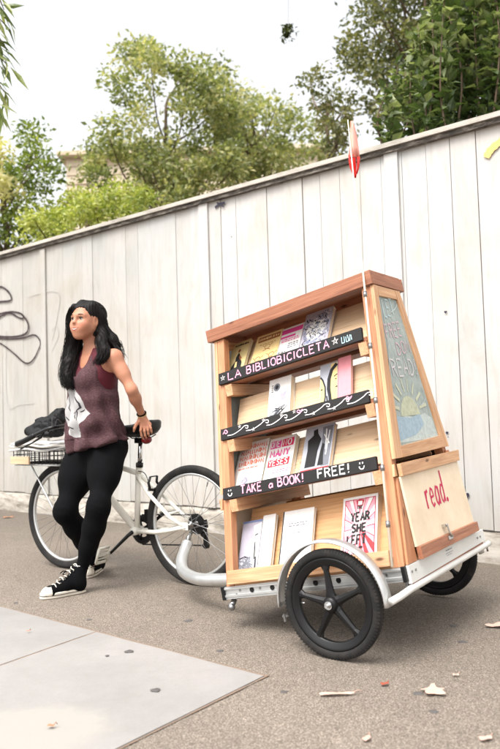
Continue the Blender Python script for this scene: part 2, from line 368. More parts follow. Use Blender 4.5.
        vs = [fn(q[0], q[1], lift) for q in L+R]; n = len(P)
        self.add(vs, [(i, i+1, n+i+1, n+i) for i in range(n-1)])
    def poly(self, pts, fn, lift=0.):
        self.add([fn(p[0], p[1], lift) for p in pts], [tuple(range(len(pts)))])
    def build(self, name, mats, parent=None, bevel=0, seg=2, fixn=True, M=None):
        me = bpy.data.meshes.new(name); me.from_pydata([tuple(map(float, p)) for p in self.v], [], self.f)
        if not isinstance(mats, (list, tuple)): mats = [mats]
        for q in mats: me.materials.append(MAT[q])
        me.polygons.foreach_set('material_index', self.m); me.polygons.foreach_set('use_smooth', self.s)
        a = me.attributes.new('gc', 'FLOAT_VECTOR', 'POINT'); a.data.foreach_set('vector', np.array(self.g, float).ravel())
        a = me.attributes.new('tint', 'FLOAT', 'POINT'); a.data.foreach_set('value', self.tint)
        if fixn:
            import bmesh
            bm = bmesh.new(); bm.from_mesh(me); bmesh.ops.recalc_face_normals(bm, faces=bm.faces); bm.to_mesh(me); bm.free()
        me.update()
        o = bpy.data.objects.new(name, me); C.objects.link(o)
        if parent is not None: o.parent = parent
        if M is not None: o.matrix_world = M
        if bevel:
            md = o.modifiers.new('bevel', 'BEVEL'); md.width = bevel; md.segments = seg; md.limit_method = 'ANGLE'; md.angle_limit = math.radians(40)
            for q in me.polygons: q.use_smooth = True
            md.harden_normals = True
        return o
def npmesh(name, v, f, mats, parent=None, smooth=True, mi=None, attrs=None):
    me = bpy.data.meshes.new(name); v = np.asarray(v, float); f = np.asarray(f, np.int32)
    me.vertices.add(len(v)); me.vertices.foreach_set('co', v.ravel())
    k = f.shape[1]; me.loops.add(f.size); me.polygons.add(len(f))
    me.loops.foreach_set('vertex_index', f.ravel()); me.polygons.foreach_set('loop_start', np.arange(len(f), dtype=np.int32)*k)
    if not isinstance(mats, (list, tuple)): mats = [mats]
    for q in mats: me.materials.append(MAT[q])
    me.update(calc_edges=True); me.validate()
    me.polygons.foreach_set('use_smooth', np.full(len(me.polygons), smooth))
    if mi is not None: me.polygons.foreach_set('material_index', np.asarray(mi, np.int32))
    for n_, a in (attrs or {}).items():
        q = me.attributes.new(n_, 'FLOAT', 'POINT'); q.data.foreach_set('value', np.asarray(a, np.float32))
    o = bpy.data.objects.new(name, me); C.objects.link(o)
    if parent is not None: o.parent = parent
    return o
def thing(name, label, cat, M=None, loc=None, rz=0, group=None):
    o = bpy.data.objects.new(name, None); C.objects.link(o); o.empty_display_size = .05
    if M is not None: o.matrix_world = M
    if loc is not None: o.location = loc; o.rotation_euler = (0, 0, rz)
    o['label'] = label; o['category'] = cat
    if group: o['group'] = group
    return o
def tag(o, label, cat, group=None, kind=None):
    o['label'] = label; o['category'] = cat
    if group: o['group'] = group
    if kind: o['kind'] = kind
    return o
def struct(o, label=None):
    o['kind'] = 'structure'
    if label: o['label'] = label
    return o
def catmull(pts, n=8):
    P = [V(p, float) for p in pts]; P = [2*P[0]-P[1]]+P+[2*P[-1]-P[-2]]; out = []
    for i in range(1, len(P)-2):
        for k in range(n):
            t = k/n; a, b, c, d = P[i-1:i+3]
            out.append(.5*((2*b)+(c-a)*t+(2*a-5*b+4*c-d)*t*t+(3*b-a-3*c+d)*t**3))
    out.append(P[-2]); return out

# ------------------------------------------------------------------ stroke lettering
GL = {
'A': [[(0,0),(.3,1),(.6,0)],[(.12,.36),(.5,.36)]], 'B': [[(0,0),(0,1),(.36,.97),(.5,.8),(.45,.62),(.3,.53),(.02,.52)],[(.3,.53),(.52,.42),(.56,.2),(.4,.02),(0,0)]],
'C': [[(.56,.82),(.42,.98),(.18,.95),(.02,.68),(.02,.32),(.18,.05),(.42,.02),(.57,.18)]], 'D': [[(0,0),(0,1),(.3,.96),(.54,.7),(.54,.32),(.3,.04),(0,0)]],
'E': [[(.52,1),(0,1),(0,0),(.54,0)],[(0,.52),(.42,.54)]], 'F': [[(.54,1),(0,1),(0,0)],[(0,.52),(.42,.54)]], 'H': [[(0,1),(0,0)],[(.52,1),(.52,0)],[(0,.5),(.52,.5)]],
'I': [[(.1,1),(.1,0)]], 'K': [[(0,1),(0,0)],[(.5,1),(0,.45)],[(.16,.6),(.54,0)]], 'L': [[(0,1),(0,0),(.5,0)]], 'M': [[(0,0),(.06,1),(.32,.35),(.58,1),(.64,0)]],
'N': [[(0,0),(0,1),(.52,0),(.52,1)]], 'O': [[(.3,1),(.08,.88),(0,.5),(.08,.12),(.3,0),(.52,.12),(.6,.5),(.52,.88),(.3,1)]],
'R': [[(0,0),(0,1),(.36,.97),(.52,.78),(.42,.58),(.02,.5)],[(.25,.52),(.56,0)]], 'S': [[(.5,.86),(.34,1),(.1,.94),(.04,.72),(.26,.54),(.5,.36),(.48,.1),(.24,0),(.02,.14)]],
'T': [[(0,1),(.6,1)],[(.3,1),(.3,0)]], 'U': [[(0,1),(.02,.25),(.16,.02),(.38,.02),(.52,.25),(.54,1)]], 'Y': [[(0,1),(.28,.5),(.56,1)],[(.28,.5),(.28,0)]],
'!': [[(.12,1),(.1,.3)],[(.08,.08),(.12,0)]], '.': [[(.05,.02),(.1,.08),(.15,.0)]],
'a': [[(.42,.6),(.2,.64),(.02,.4),(.04,.1),(.2,0),(.42,.2)],[(.44,.64),(.44,0)]], 'r': [[(.04,.62),(.06,0)],[(.06,.36),(.18,.58),(.36,.62)]],
'e': [[(.04,.32),(.42,.36),(.38,.58),(.2,.64),(.04,.46),(.04,.16),(.2,0),(.42,.1)]], 'd': [[(.42,.6),(.2,.64),(.02,.4),(.04,.1),(.2,0),(.42,.2)],[(.44,1.15),(.44,0)]]}
GW = {'I': .22, '!': .26, 'M': .7, '.': .25, ' ': .4, 'a': .52, 'r': .42, 'e': .5, 'd': .54, 'L': .52, 'T': .64}
def write(mb, s, x0, y0, hgt, fn, wd, total=None, slope=0., jit=.03, wfac=1., lift=.001):
    adv = [GW.get(c, .6)+.2 for c in s]; tot = sum(adv)-.2
    k = (total/(tot*hgt)) if total else wfac; x = x0
    for i, c in enumerate(s):
        jy = random.uniform(-1, 1)*jit*hgt
        for q, st in enumerate(GL.get(c, [])):
            pts = [(x+px*hgt*k+random.uniform(-1, 1)*jit*.5*hgt, y0+jy+(x-x0)*slope+py*hgt+random.uniform(-1, 1)*jit*.5*hgt) for px, py in st]
            mb.ribbon(pts, fn, wd, lift+.00012*q+.00003*(i % 2))
        x += adv[i]*hgt*k
def star(cx, cy, r):
    return [(cx+r*math.sin(2*math.pi*k*2/5), cy+r*math.cos(2*math.pi*k*2/5)) for k in range(6)]

# ------------------------------------------------------------------ ground
def sheet(poly, z, z0=None):
    mb = MB(); n = len(poly); mb.add([(p[0], p[1], z) for p in poly], [tuple(range(n))])
    if z0 is not None:
        for i in range(n):
            a, b = poly[i], poly[(i+1) % n]; mb.add([(a[0], a[1], z0), (b[0], b[1], z0), (b[0], b[1], z), (a[0], a[1], z)], [(0, 1, 2, 3)])
    return mb
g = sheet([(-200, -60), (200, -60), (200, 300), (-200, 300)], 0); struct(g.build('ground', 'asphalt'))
c0 = ground((264, 677))[:2]; e1 = (ground((0, 607.5))[:2]-c0); e1 /= np.linalg.norm(e1); e2 = ground((122, 747))[:2]-c0; e2 /= np.linalg.norm(e2)
j1 = ground((95, 633))[:2]; s1 = (j1-c0)@e1
def slab(a0, a1, tilt2):
    # quad between joints, edge line along e1, running towards the viewer
    d0 = e2; d1 = e2 if tilt2 is None else tilt2
    return [c0+e1*a0, c0+e1*a1, c0+e1*a1+d1*2.4, c0+e1*a0+d0*2.4]
e3 = ground((0, 666.5))[:2]-j1; e3 /= np.linalg.norm(e3)
for (a, b, d0, d1) in [(0, s1-.006, e2, e3), (s1+.006, s1*2+.05, e3, e3), (s1*2+.062, s1*3+.1, e3, e3)]:
    pl = [c0+e1*a, c0+e1*b, c0+e1*b+d1*2.6, c0+e1*a+d0*2.6]
    n_ = 14; jag = []
    for i in range(4):
        for k in range(n_):
            p = pl[i]+(pl[(i+1) % 4]-pl[i])*k/n_; jag.append(p+V([random.uniform(-1, 1), random.uniform(-1, 1)])*.0018)
    struct(sheet(jag, .0045, -.002).build('concrete_slab', 'concrete'))
flat('joint_dirt', (128, 108, 92))
jm = MB()
def strip(a, b, wd, z):
    a = np.asarray(a); b = np.asarray(b); d = (b-a)/np.linalg.norm(b-a); n = V([-d[1], d[0]])*wd/2; K = 60; vs = []
    for k in range(K+1):
        p = a+(b-a)*k/K; q = random.uniform(.5, 1.2); vs += [(*(p+n*q), z), (*(p-n*q*random.uniform(.6, 1.1)), z)]
    jm.add(vs, [(2*k, 2*k+1, 2*k+3, 2*k+2) for k in range(K)])
strip(c0+e1*-.008-e2*.02, c0+e1*-.008+e2*2.6, .009, .004); strip(c0-e2*.006-e1*.01, c0-e2*.006+e1*4, .012, .0035)
strip(c0+e1*s1, c0+e1*s1+e3*2.6, .010, .0040)
struct(jm.build('pavement_joint', 'joint_dirt'))
# gum spots trodden into the paving
gum_lab = ['on the asphalt by the foot of the slab corner']
gums = [(89, 620, 7, 'dark gum spot on the asphalt below the black sneaker'), (107, 657.5, 5, 'small dark gum spot near the middle joint of the pale slab'), (129, 653, 11, 'dark oval gum spot near the upper edge of the pale slab'),
        (155.5, 692, 12, 'largest round gum spot in the middle of the pale slab'), (188, 621, 11, 'dark gum spot on asphalt between slab and cart'), (220, 651, 9, 'gum spot on asphalt just above the slab corner'),
        (199, 661, 9, 'thin gum smear along the slab edge'), (453.5, 626, 10, 'upper dark gum spot right of the cart wheel'), (462.6, 642, 11, 'lower dark gum spot right of the cart wheel'),
        (284, 692, 9, 'gum spot on asphalt right of the slab corner'), (434, 712, 11, 'round gum spot below the large pale leaf'), (418, 693.6, 12, 'narrow dark smear left of the large pale leaf'), (16, 603, 6, 'small dark gum spot at the left end of the slab edge')]
flat('gum', (84, 80, 78))
for x, y, wpx, lab in gums:
    p = ground((x, y)); r = wpx*.42*p[1]/F_PX; mb = MB(); n = 18; zz = .0085 if (x < 170 and y > 640) else .0025
    ring = []
    for k in range(n):
        t = 2*math.pi*k/n; q = r*(1+.12*math.sin(3*t+x)+.08*math.sin(5*t+y)); ring.append((q*math.cos(t), q*math.sin(t)*.9, 0))
    mb.add([(a, b, 0) for a, b, _ in ring]+[(a*.8, b*.8, .0016) for a, b, _ in ring], [(k, (k+1) % n, n+(k+1) % n, n+k) for k in range(n)]+[tuple(range(n, 2*n))], None, True)
    o = mb.build('gum_spot', 'gum'); o.location = (p[0], p[1], zz-.0015); tag(o, lab, 'gum spot', 'gum spots on the paving')
# fallen leaves
flat('leaf_dry', (198, 162, 146)); flat('leaf_dry_brown', (166, 112, 72)); flat('leaf_dry_red', (150, 72, 50))
def dry_leaf(px, L, Wd, rot, mat, lab, lobes=0, z=0.004):
    p = ground(px); mb = MB(); n = 28; vs = [(0, 0, .007)]; 
    for k in range(n):
        t = 2*math.pi*k/n; r = 1+(.28*math.sin(lobes*t) if lobes else 0)+.04*random.uniform(-1, 1)
        x = L/2*math.cos(t)*r; y = Wd/2*math.sin(t)*r*(1-.25*math.cos(t)); vs.append((x, y, .003+.007*abs(math.sin(t*1.5+1))*(.4+Wd/.1)))
    mb.add(vs, [(0, 1+k, 1+(k+1) % n) for k in range(n)], None, True)
    mb.tube([(L*.45, 0, .008), (L*.62, .004, .012), (L*.75, .012, .004)], .0012, 5)
    o = mb.build('fallen_leaf', mat, fixn=False); o.location = (p[0], p[1], z); o.rotation_euler = (0, 0, rot); tag(o, lab, 'leaf', 'dry leaves on the ground')
dry_leaf((434, 693), .075, .07, 1.2, 'leaf_dry', 'largest pale crumpled leaf on the asphalt at lower right', 5)
dry_leaf((337, 696), .12, .022, .02, 'leaf_dry', 'long narrow pale leaf on the asphalt below the cart wheel')
dry_leaf((385, 686), .03, .022, .4, 'leaf_dry_red', 'tiny reddish leaf right of the front cart wheel')
dry_leaf((496, 627), .08, .05, .5, 'leaf_dry', 'pale leaf cut by the right edge of the photo', 3)
dry_leaf((486, 741), .04, .025, .3, 'leaf_dry', 'small pale leaf near the bottom right corner')
dry_leaf((367, 741), .035, .02, .9, 'leaf_dry', 'small pale leaf at the bottom edge right of centre')
dry_leaf((456, 677), .022, .016, .0, 'leaf_dry', 'tiny pale leaf above the largest fallen leaf')
dry_leaf((51, 730), .022, .016, .0, 'leaf_dry_brown', 'tiny brown leaf on the worn pale patch of the slab', z=.009)
dry_leaf((8, 518), .09, .06, .3, 'leaf_dry_brown', 'orange brown leaf at the foot of the fence far left')
dry_leaf((28, 634), .014, .01, .2, 'leaf_dry_brown', 'brown crumb of leaf on the left slab joint', z=.009)

# ------------------------------------------------------------------ fence
def fence_world(a, b, z): return FO+FD*a+FN*b+V([0, 0, z])
fm = Matrix([[FD[0], FN[0], 0, FO[0]], [FD[1], FN[1], 0, FO[1]], [0, 0, 1, 0], [0, 0, 0, 1]])
fence = thing('board_fence', 'tall white painted board fence with scrawled graffiti behind the bicycle', 'fence', M=fm)
A0, A1 = -5.2, 13.
seams = [2.689, 1.759, 1.60, 1.43, 1.266, 1.094, .914, .778, .61, .437, .258, .097, -.06, -.218, -.385, -.555, -.711, -.883, -1.048, -1.214, -1.373, -1.548, -1.715, -1.886]
seams += [2.689-.155*k for k in range(1, 6)]
x = 2.689
while x < A1: x += .2; seams.append(x)
x = -1.886
while x > A0: x -= .17; seams.append(x)
seams = sorted(seams)
bmb = MB()
for k in range(len(seams)-1):
    a, b = seams[k], seams[k+1]; off = random.uniform(-.004, .004); gp = random.uniform(.001, .0035) if a < .6 else random.uniform(.0001, .0009 if a < 1.8 else .0003)
    ti = random.random(); bot = .2+random.uniform(-.006, .004); sag = random.uniform(-.002, .002)
    n = 6
    for q in range(n):
        z0 = bot+(2.72-bot)*q/n; z1 = bot+(2.72-bot)*(q+1)/n; d0 = sag*math.sin(q); d1 = sag*math.sin(q+1)
        bmb.add([(a+gp, off+d0, z0), (b-gp, off+d0, z0), (b-gp, off+d1, z1), (a+gp, off+d1, z1), (a+gp, off-.02, z0), (b-gp, off-.02, z0), (b-gp, off-.02, z1), (a+gp, off-.02, z1)],
                [(0, 1, 2, 3), (5, 4, 7, 6), (1, 5, 6, 2), (4, 0, 3, 7)]+([(0, 4, 5, 1)] if q == 0 else [])+([(3, 2, 6, 7)] if q == n-1 else []), None, False, ti)
for a, hw in ((2.70, .042), (0.44, .05), (-1.30, .05)):      # slightly proud wide boards
    bmb.box(a-hw, a+hw, .006, .02, .2, 2.70, tint=.9)
bmb.build('board', 'fence_paint', fence, M=fm)
bk = MB(); bk.box(A0, A1, -.06, -.03, .22, 2.70); bk.build('backing_rail', 'footing', fence, M=fm)
cp = MB(); K = 40
for k in range(K):
    a = A0+(A1-A0)*k/K; b = A0+(A1-A0)*(k+1)/K; z = lambda t: 2.757+.009*t+random.uniform(-.001, .001)
    za, zb = (2.757+.009*a), (2.757+.009*b)
    cp.hexa([(a, -.08, za-.032), (b, -.08, zb-.032), (b, .055, zb-.032), (a, .055, za-.032), (a, -.08, za), (b, -.08, zb), (b, .055, zb), (a, .055, za)], axis=0)
cp.build('cap_board', 'cap_pale', fence, M=fm)
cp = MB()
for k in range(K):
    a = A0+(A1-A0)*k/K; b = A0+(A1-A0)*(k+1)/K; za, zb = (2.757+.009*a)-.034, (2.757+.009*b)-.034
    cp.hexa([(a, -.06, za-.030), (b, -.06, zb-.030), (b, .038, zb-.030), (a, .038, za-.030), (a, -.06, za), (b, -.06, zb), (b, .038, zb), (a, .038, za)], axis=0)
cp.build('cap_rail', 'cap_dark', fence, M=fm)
ft = MB(); K = 120; vs = []
for k in range(K+1):
    a = A0+(A1-A0)*k/K; j = random.uniform(-.006, .006); h_ = .19+random.uniform(-.006, .006)
    vs += [(a, .035+j, -.02), (a, .010+j*.4, h_*.88), (a, -.006, h_-.004), (a, -.05, h_-.004)]
ft.add(vs, [(4*k+i, 4*k+4+i, 4*k+5+i, 4*k+1+i) for k in range(K) for i in range(3)], None, True)
ft.build('footing', 'footing', fence, M=fm)
def fpl(x, y, l): return (x, .0095+l, y)
def fpath(pts): return [fence_pt(p) for p in pts]
gr = MB()
for st, wd in [([(-8, 288), (2, 287), (9, 292), (12, 298), (10, 301), (0, 302), (-8, 304)], .03), ([(-5, 316), (4, 313), (14, 312), (22, 314), (24, 318), (20, 318), (10, 313), (2, 316), (-6, 323)], .026),
               ([(22, 314), (27, 320), (29, 327), (27, 333), (20, 336), (8, 337), (-8, 336)], .028), ([(-8, 338), (10, 339), (24, 338), (34, 335), (39, 338), (41, 344), (38, 352), (35, 358), (30, 363), (24, 362), (14, 353), (2, 344), (-8, 341)], .022)]:
    gr.ribbon(catmull(fpath(st), 6), fpl, wd*.75, .001)
gr.build('graffiti_scrawl', 'graffiti_black', fence, M=fm, fixn=False)
gr = MB(); gr.ribbon(catmull(fpath([(487, 158), (490, 152), (496, 146), (504, 140)]), 5), fpl, .045, .001); gr.build('graffiti_stroke', 'graffiti_yellow', fence, M=fm, fixn=False)
for st in [[(28, 296), (58, 292), (57, 320), (52, 340)], [(6, 330), (7, 402), (20, 404), (34, 403)], [(52, 330), (56, 326), (59, 335), (52, 350)]]:
    gr = MB(); gr.ribbon(catmull(fpath(st), 4), fpl, .007, .0002); gr.build('faded_graffiti', 'graffiti_pale', fence, M=fm, fixn=False)
for (x, y, r) in [(446.5, 312, .010), (448, 432.5, .010), (467, 495, .022), (232.5, 237, .006), (449, 437, .004)]:
    gr = MB(); a, z = fence_pt((x, y)); gr.poly([(a+r*math.cos(t), z+r*(.8+.3*math.sin(3*t))*math.sin(t)) for t in np.linspace(0, 6.28, 13)[:-1]], fpl, .003); gr.build('knot', 'mark_dark', fence, M=fm, fixn=False)
gr = MB(); gr.ribbon(fpath([(216, 208), (221, 204), (226, 203)]), fpl, .02, .004); gr.ribbon(fpath([(218, 203), (225, 207)]), fpl, .014, .0045)
gr.build('ink_scribble', 'mark_dark', fence, M=fm, fixn=False)

# ------------------------------------------------------------------ trailer
TC = lambda p: (p[0], -p[1], p[2])                         # (u, v, w) -> local
trailer = thing('bicycle_trailer', 'aluminium flatbed bicycle trailer with black spoked wheels carrying the wooden book case', 'trailer', M=CARTM)
def cpart(mb, name, mat, parent=None, bevel=0, seg=2, fixn=True): return mb.build(name, mat, parent, bevel, seg, fixn, M=CARTM)
def rail(v0, sgn):
    # channelled aluminium extrusion, outer face towards sgn
    prof = [(0, -.053), (.004, -.053), (.004, -.047), (0, -.044), (0, -.036), (.007, -.034), (.007, -.014), (0, -.012), (0, -.006), (.003, -.004), (.003, 0), (.03, 0), (.03, -.053)]
    mb = MB(TC); mb.prism([(p[0], p[1]) for p in prof], lambda a, b, d: (d, v0+a if sgn < 0 else v0-a, b), .012, .886); return mb
for v0, sg in ((0., -1), (CW, 1)):
    r_ = cpart(rail(v0, sg), 'side_rail', 'alu', trailer)
    if sg < 0:
        for u in (.735, .625, .406, .296):
            mb = MB(TC); mb.cyl((u, .0055, -.023), (u, .0068, -.023), .0115, 18); cpart(mb, 'rail_hole', 'hole', r_)
        for u, w_ in ((.80, -.02), (.82, -.035), (.69, -.02), (.08, -.022)):
            mb = MB(TC); mb.cyl((u, .003, w_), (u, .008, w_), .005, 10); cpart(mb, 'rivet', 'steel', r_)
    for u in (-.002, CL-.014):
        mb = MB(TC); mb.box(u, u+.016, v0-.004 if sg < 0 else v0-.03, v0+.03 if sg < 0 else v0+.004, -.056, .003); cpart(mb, 'end_cap', 'black_plastic', trailer, .002)
mb = MB(TC); mb.hexa([(-.012, .016, -.066), (.004, .016, -.066), (.004, CW+.03, -.052), (-.012, CW+.03, -.052), (-.012, .016, .002), (.004, .016, .002), (.004, CW+.03, .002), (-.012, CW+.03, .002)]); pl_ = cpart(mb, 'end_plate', 'alu_paint', trailer, .0015)
for v_ in (.035, .07, .80, .84):
    mb = MB(TC); mb.cyl((-.0125, v_, -.024), (-.016, v_, -.024), .005, 10); cpart(mb, 'rivet', 'steel', pl_)
mk = MB(TC); epl = lambda x, y, l: (-.0125-l, x, y)
for k, (a, b, y) in enumerate([(.40, .47, -.012), (.395, .475, -.024), (.40, .46, -.032)]):
    q = a
    while q < b:
        q2 = q+random.uniform(.006, .014); mk.ribbon([(q, y), (min(q2, b), y)], epl, .004 if k == 0 else .0022, .001); q = q2+.005
cpart(mk, 'maker_print', 'ink_grey', pl_, fixn=False)
mb = MB(TC); mb.box(CL-.004, CL+.010, .03, CW-.03, -.05, .0); cpart(mb, 'end_plate', 'alu', trailer, .0015)
mb = MB(TC); mb.box(.015, CL-.015, .031, CW-.031, -.022, -.004); cpart(mb, 'deck', 'alu', trailer)
for u in (.281, .55, .75):
    mb = MB(TC); mb.box(u-.02, u+.02, .03, CW-.03, -.05, -.024); cpart(mb, 'cross_member', 'alu', trailer)
HUB = (.2809, -.0987, -.0908)
mb = MB(TC); mb.tube([(.281, -.06, -.0908), (.281, CW+.06, -.0908)], .011, 16); cpart(mb, 'axle', 'steel', trailer)
bar = MB(TC); bar.tube([(.02, -.125, -.098), (.0, -.08, -.090), (-.006, .0, -.083), (-.006, CW+.06, -.074), (.004, CW+.11, -.078)], .0135, 14); cpart(bar, 'guard_bar', 'alu_paint', trailer)
mb = MB(TC); mb.hexa([(-.008, .03, -.0735), (.010, .03, -.0735), (.010, CW, -.0605), (-.008, CW, -.0605), (-.008, .03, -.0675), (.010, .03, -.0675), (.010, CW, -.0535), (-.008, CW, -.0535)]); cpart(mb, 'wooden_strip', 'redwood', trailer)
for v_ in (.02, CW-.02):
    mb = MB(TC); mb.box(.005, .013, v_-.012, v_+.012, -.09, -.03); cpart(mb, 'bar_bracket', 'steel', trailer, .001)
mb = MB(TC); mb.tube([(.006, CW+.075, -.09), (.006, CW+.075, -.11)], .005, 8); cpart(mb, 'bolt', 'steel', trailer)
def axle_frame(vc): return lambda a, b, d: (HUB[0]+a, vc+d, HUB[2]+b)
def make_wheel(vc):
    R = .2113; ax = (0, 1, 0); c = (HUB[0], vc, HUB[2])
    mb = MB(TC)
    prof = [(R, 0), (R-.0016, .009), (R-.006, .0165), (R-.014, .021), (R-.024, .0215), (R-.033, .017), (R-.036, .0)]
    prof = prof+[(r, -h) for r, h in prof[-2:0:-1]]; mb.lathe(c, ax, prof, 96)
    for k in range(96):                      # side blocks of the tread
        t = 2*math.pi*k/96
        for s_ in (-1, 1):
            r0, r1 = R-.016, R-.004; h0, h1 = .0205*s_, .0165*s_; q = .036
            P = lambda r, t_, h: (c[0]+r*math.cos(t_), c[1]+h, c[2]+r*math.sin(t_))
            mb.add([P(r0, t, h0), P(r0, t+q, h0), P(r1, t+q, h1), P(r1, t, h1), P(r0+.001, t, h0+.0012*s_), P(r0+.001, t+q, h0+.0012*s_), P(r1+.0010, t+q, h1+.0010*s_), P(r1+.0010, t, h1+.0010*s_)], [(4, 5, 6, 7), (0, 1, 5, 4), (1, 2, 6, 5), (2, 3, 7, 6), (3, 0, 4, 7)])
    ty = cpart(mb, 'tyre', 'tyre', None)
    rm = MB(TC); rr = R-.034
    rp = [(rr, .015), (rr-.006, .017), (rr-.012, .012), (rr-.03, .011), (rr-.034, .006)]; rp = rp+[(r, -h) for r, h in rp[::-1]]
    rm.lathe(c, ax, rp, 96); rim = cpart(rm, 'rim', 'black_plastic', None)
    sp = []
    for k in range(5):
        t = math.pi/2+2*math.pi*k/5+.02; ca, sa = math.cos(t), math.sin(t); mb = MB(TC)
        def P(r, s, h): return (c[0]+r*ca-s*sa, c[1]+h, c[2]+r*sa+s*ca)
        r0, r1 = .02, rr-.030; n_ = 6; vs = []
        for q in range(n_+1):
            f = q/n_; r = r0+(r1-r0)*f; wd = .017-.008*f+.012*max(0, (f-.78)/.22)**2+.006*max(0, (.2-f)/.2); th = .016-.006*f
            vs += [P(r, -wd, -th*.4), P(r, -wd*.35, -th), P(r, wd*.35, -th), P(r, wd, -th*.4), P(r, wd, th*.4), P(r, wd*.35, th), P(r, -wd*.35, th), P(r, -wd, th*.4)]
        mb.add(vs, [(8*q+i, 8*q+(i+1) % 8, 8*q+8+(i+1) % 8, 8*q+8+i) for q in range(n_) for i in range(8)]+[tuple(range(8))[::-1], tuple(8*n_+i for i in range(8))], None, False)
        sp.append(cpart(mb, 'spoke', 'black_plastic', None))
    hb = MB(TC); hb.lathe(c, ax, [(.001, -.03), (.022, -.03), (.030, -.02), (.032, .02), (.022, .03), (.001, .03)], 32, False); hub = cpart(hb, 'hub', 'black_plastic', None)
    nb = MB(TC); s_ = -1 if vc < 0 else 1
    nb.cyl((c[0], vc+s_*.028, c[2]), (c[0], vc+s_*.036, c[2]), .016, 24); nb.cyl((c[0], vc+s_*.036, c[2]), (c[0], vc+s_*.045, c[2]), .011, 6); nb.cyl((c[0], vc+s_*.045, c[2]), (c[0], vc+s_*.052, c[2]), .007, 14)
    nut = cpart(nb, 'axle_nut', 'chrome', None)
    va = MB(TC); va.tube([(c[0]+(rr-.03)*math.cos(.1), vc, c[2]+(rr-.03)*math.sin(.1)), (c[0]+(rr-.055)*math.cos(.1), vc-.006, c[2]+(rr-.055)*math.sin(.1))], .003, 8); vs_ = cpart(va, 'valve', 'steel', None)
    # one wheel part carrying tyre, rim and hub
    for o in (rim, hub): pass
    return ty, rim, hub
for vc in (HUB[1], CW+.0987):
    wroot = bpy.data.objects.new('wheel', None); C.objects.link(wroot); wroot.parent = trailer; wroot.matrix_world = CARTM @ Matrix.Translation(Vector(TC((HUB[0], vc, HUB[2]))))
    before = set(bpy.data.objects); make_wheel(vc)
    for o in [o for o in bpy.data.objects if o not in before]:
        mw = CARTM.copy(); o.parent = wroot; o.matrix_parent_inverse = Matrix.Identity(4); o.matrix_world = mw
bpy.context.view_layer.update()
def fender(vc, s_):
    mb = MB(TC); R0 = .243; K = 40; vs = []; hw = .027
    path = []
    for k in range(K+1):
        t = math.radians(1+187*k/K); path.append((HUB[0]+R0*math.cos(t), HUB[2]+.004+R0*math.sin(t), t))
    th = .0035
    for (u, w_, t) in path:
        for (dv, dr) in ((-hw, -.008), (-hw*.8, 0), (hw*.8, 0), (hw, -.008), (hw, -.008-th), (hw*.8, -th), (-hw*.8, -th), (-hw, -.008-th)):
            vs.append((u+dr*math.cos(t), vc+dv, w_+dr*math.sin(t)))
    mb.add(vs, [(8*q+i, 8*q+(i+1) % 8, 8*q+8+(i+1) % 8, 8*q+8+i) for q in range(K) for i in range(8)]+[tuple(range(8))[::-1], tuple(8*K+i for i in range(8))], None, True)
    f_ = cpart(mb, 'fender', 'alu', trailer)
    for u, dw in ((HUB[0]+.236, -.034),):
        w_ = HUB[2]+dw+.0; mb = MB(TC); mb.box(u-.012, u+.012, min(vc-.0, .0 if s_ < 0 else CW), max(vc+.0, .0 if s_ < 0 else CW)+.002, w_-.004, w_+.004); cpart(mb, 'fender_foot', 'steel', f_, .001)
        mb = MB(TC); mb.cyl((u, vc, w_-.02), (u, vc, w_+.01), .006, 8); cpart(mb, 'bolt', 'steel', f_)
    return f_
fender(HUB[1]+.0, -1); fender(CW+.0987, 1)
mb = MB(TC); mb.tube([(CL-.04, .03, -.06), (CL-.035, .02, -.075), (CL-.03, .0, -.085)], .012, 12); mb.sphere((CL-.035, .005, -.088), .016, 14, 8); cpart(mb, 'corner_knob', 'steel', trailer)
mb = MB(TC); mb.hexa([(CL-.02, .03, -.062), (CL-.12, .06, -.062), (CL-.12, .075, -.062), (CL-.02, .045, -.062), (CL-.02, .03, -.056), (CL-.12, .06, -.056), (CL-.12, .075, -.056), (CL-.02, .045, -.056)]); cpart(mb, 'strap', 'black_plastic', trailer)
# hitch arm: fat silver tube reaching forward to the bicycle's rear axle
hp = [depth((262, 578), 3.32), depth((229, 579.5), 3.47), depth((203, 579.5), 3.60), depth((191, 576.5), 3.70), depth((183, 570.5), 3.80), depth((181.5, 561), 3.88), depth((184.5, 551), 3.95), depth((187.5, 543), 3.99)]
mb = MB(); mb.tube(catmull(hp, 6), .030, 20); arm = mb.build('hitch_arm', 'alu', trailer)
arm.matrix_world = Matrix.Identity(4)
mb = MB(); e = depth((187.5, 543), 3.99); mb.tube([e, e+V([.006, .012, .03]), depth((191, 533), 4.03)], [.014, .012, .010], 12); q = mb.build('hitch_pin', 'steel', trailer); q.matrix_world = Matrix.Identity(4)

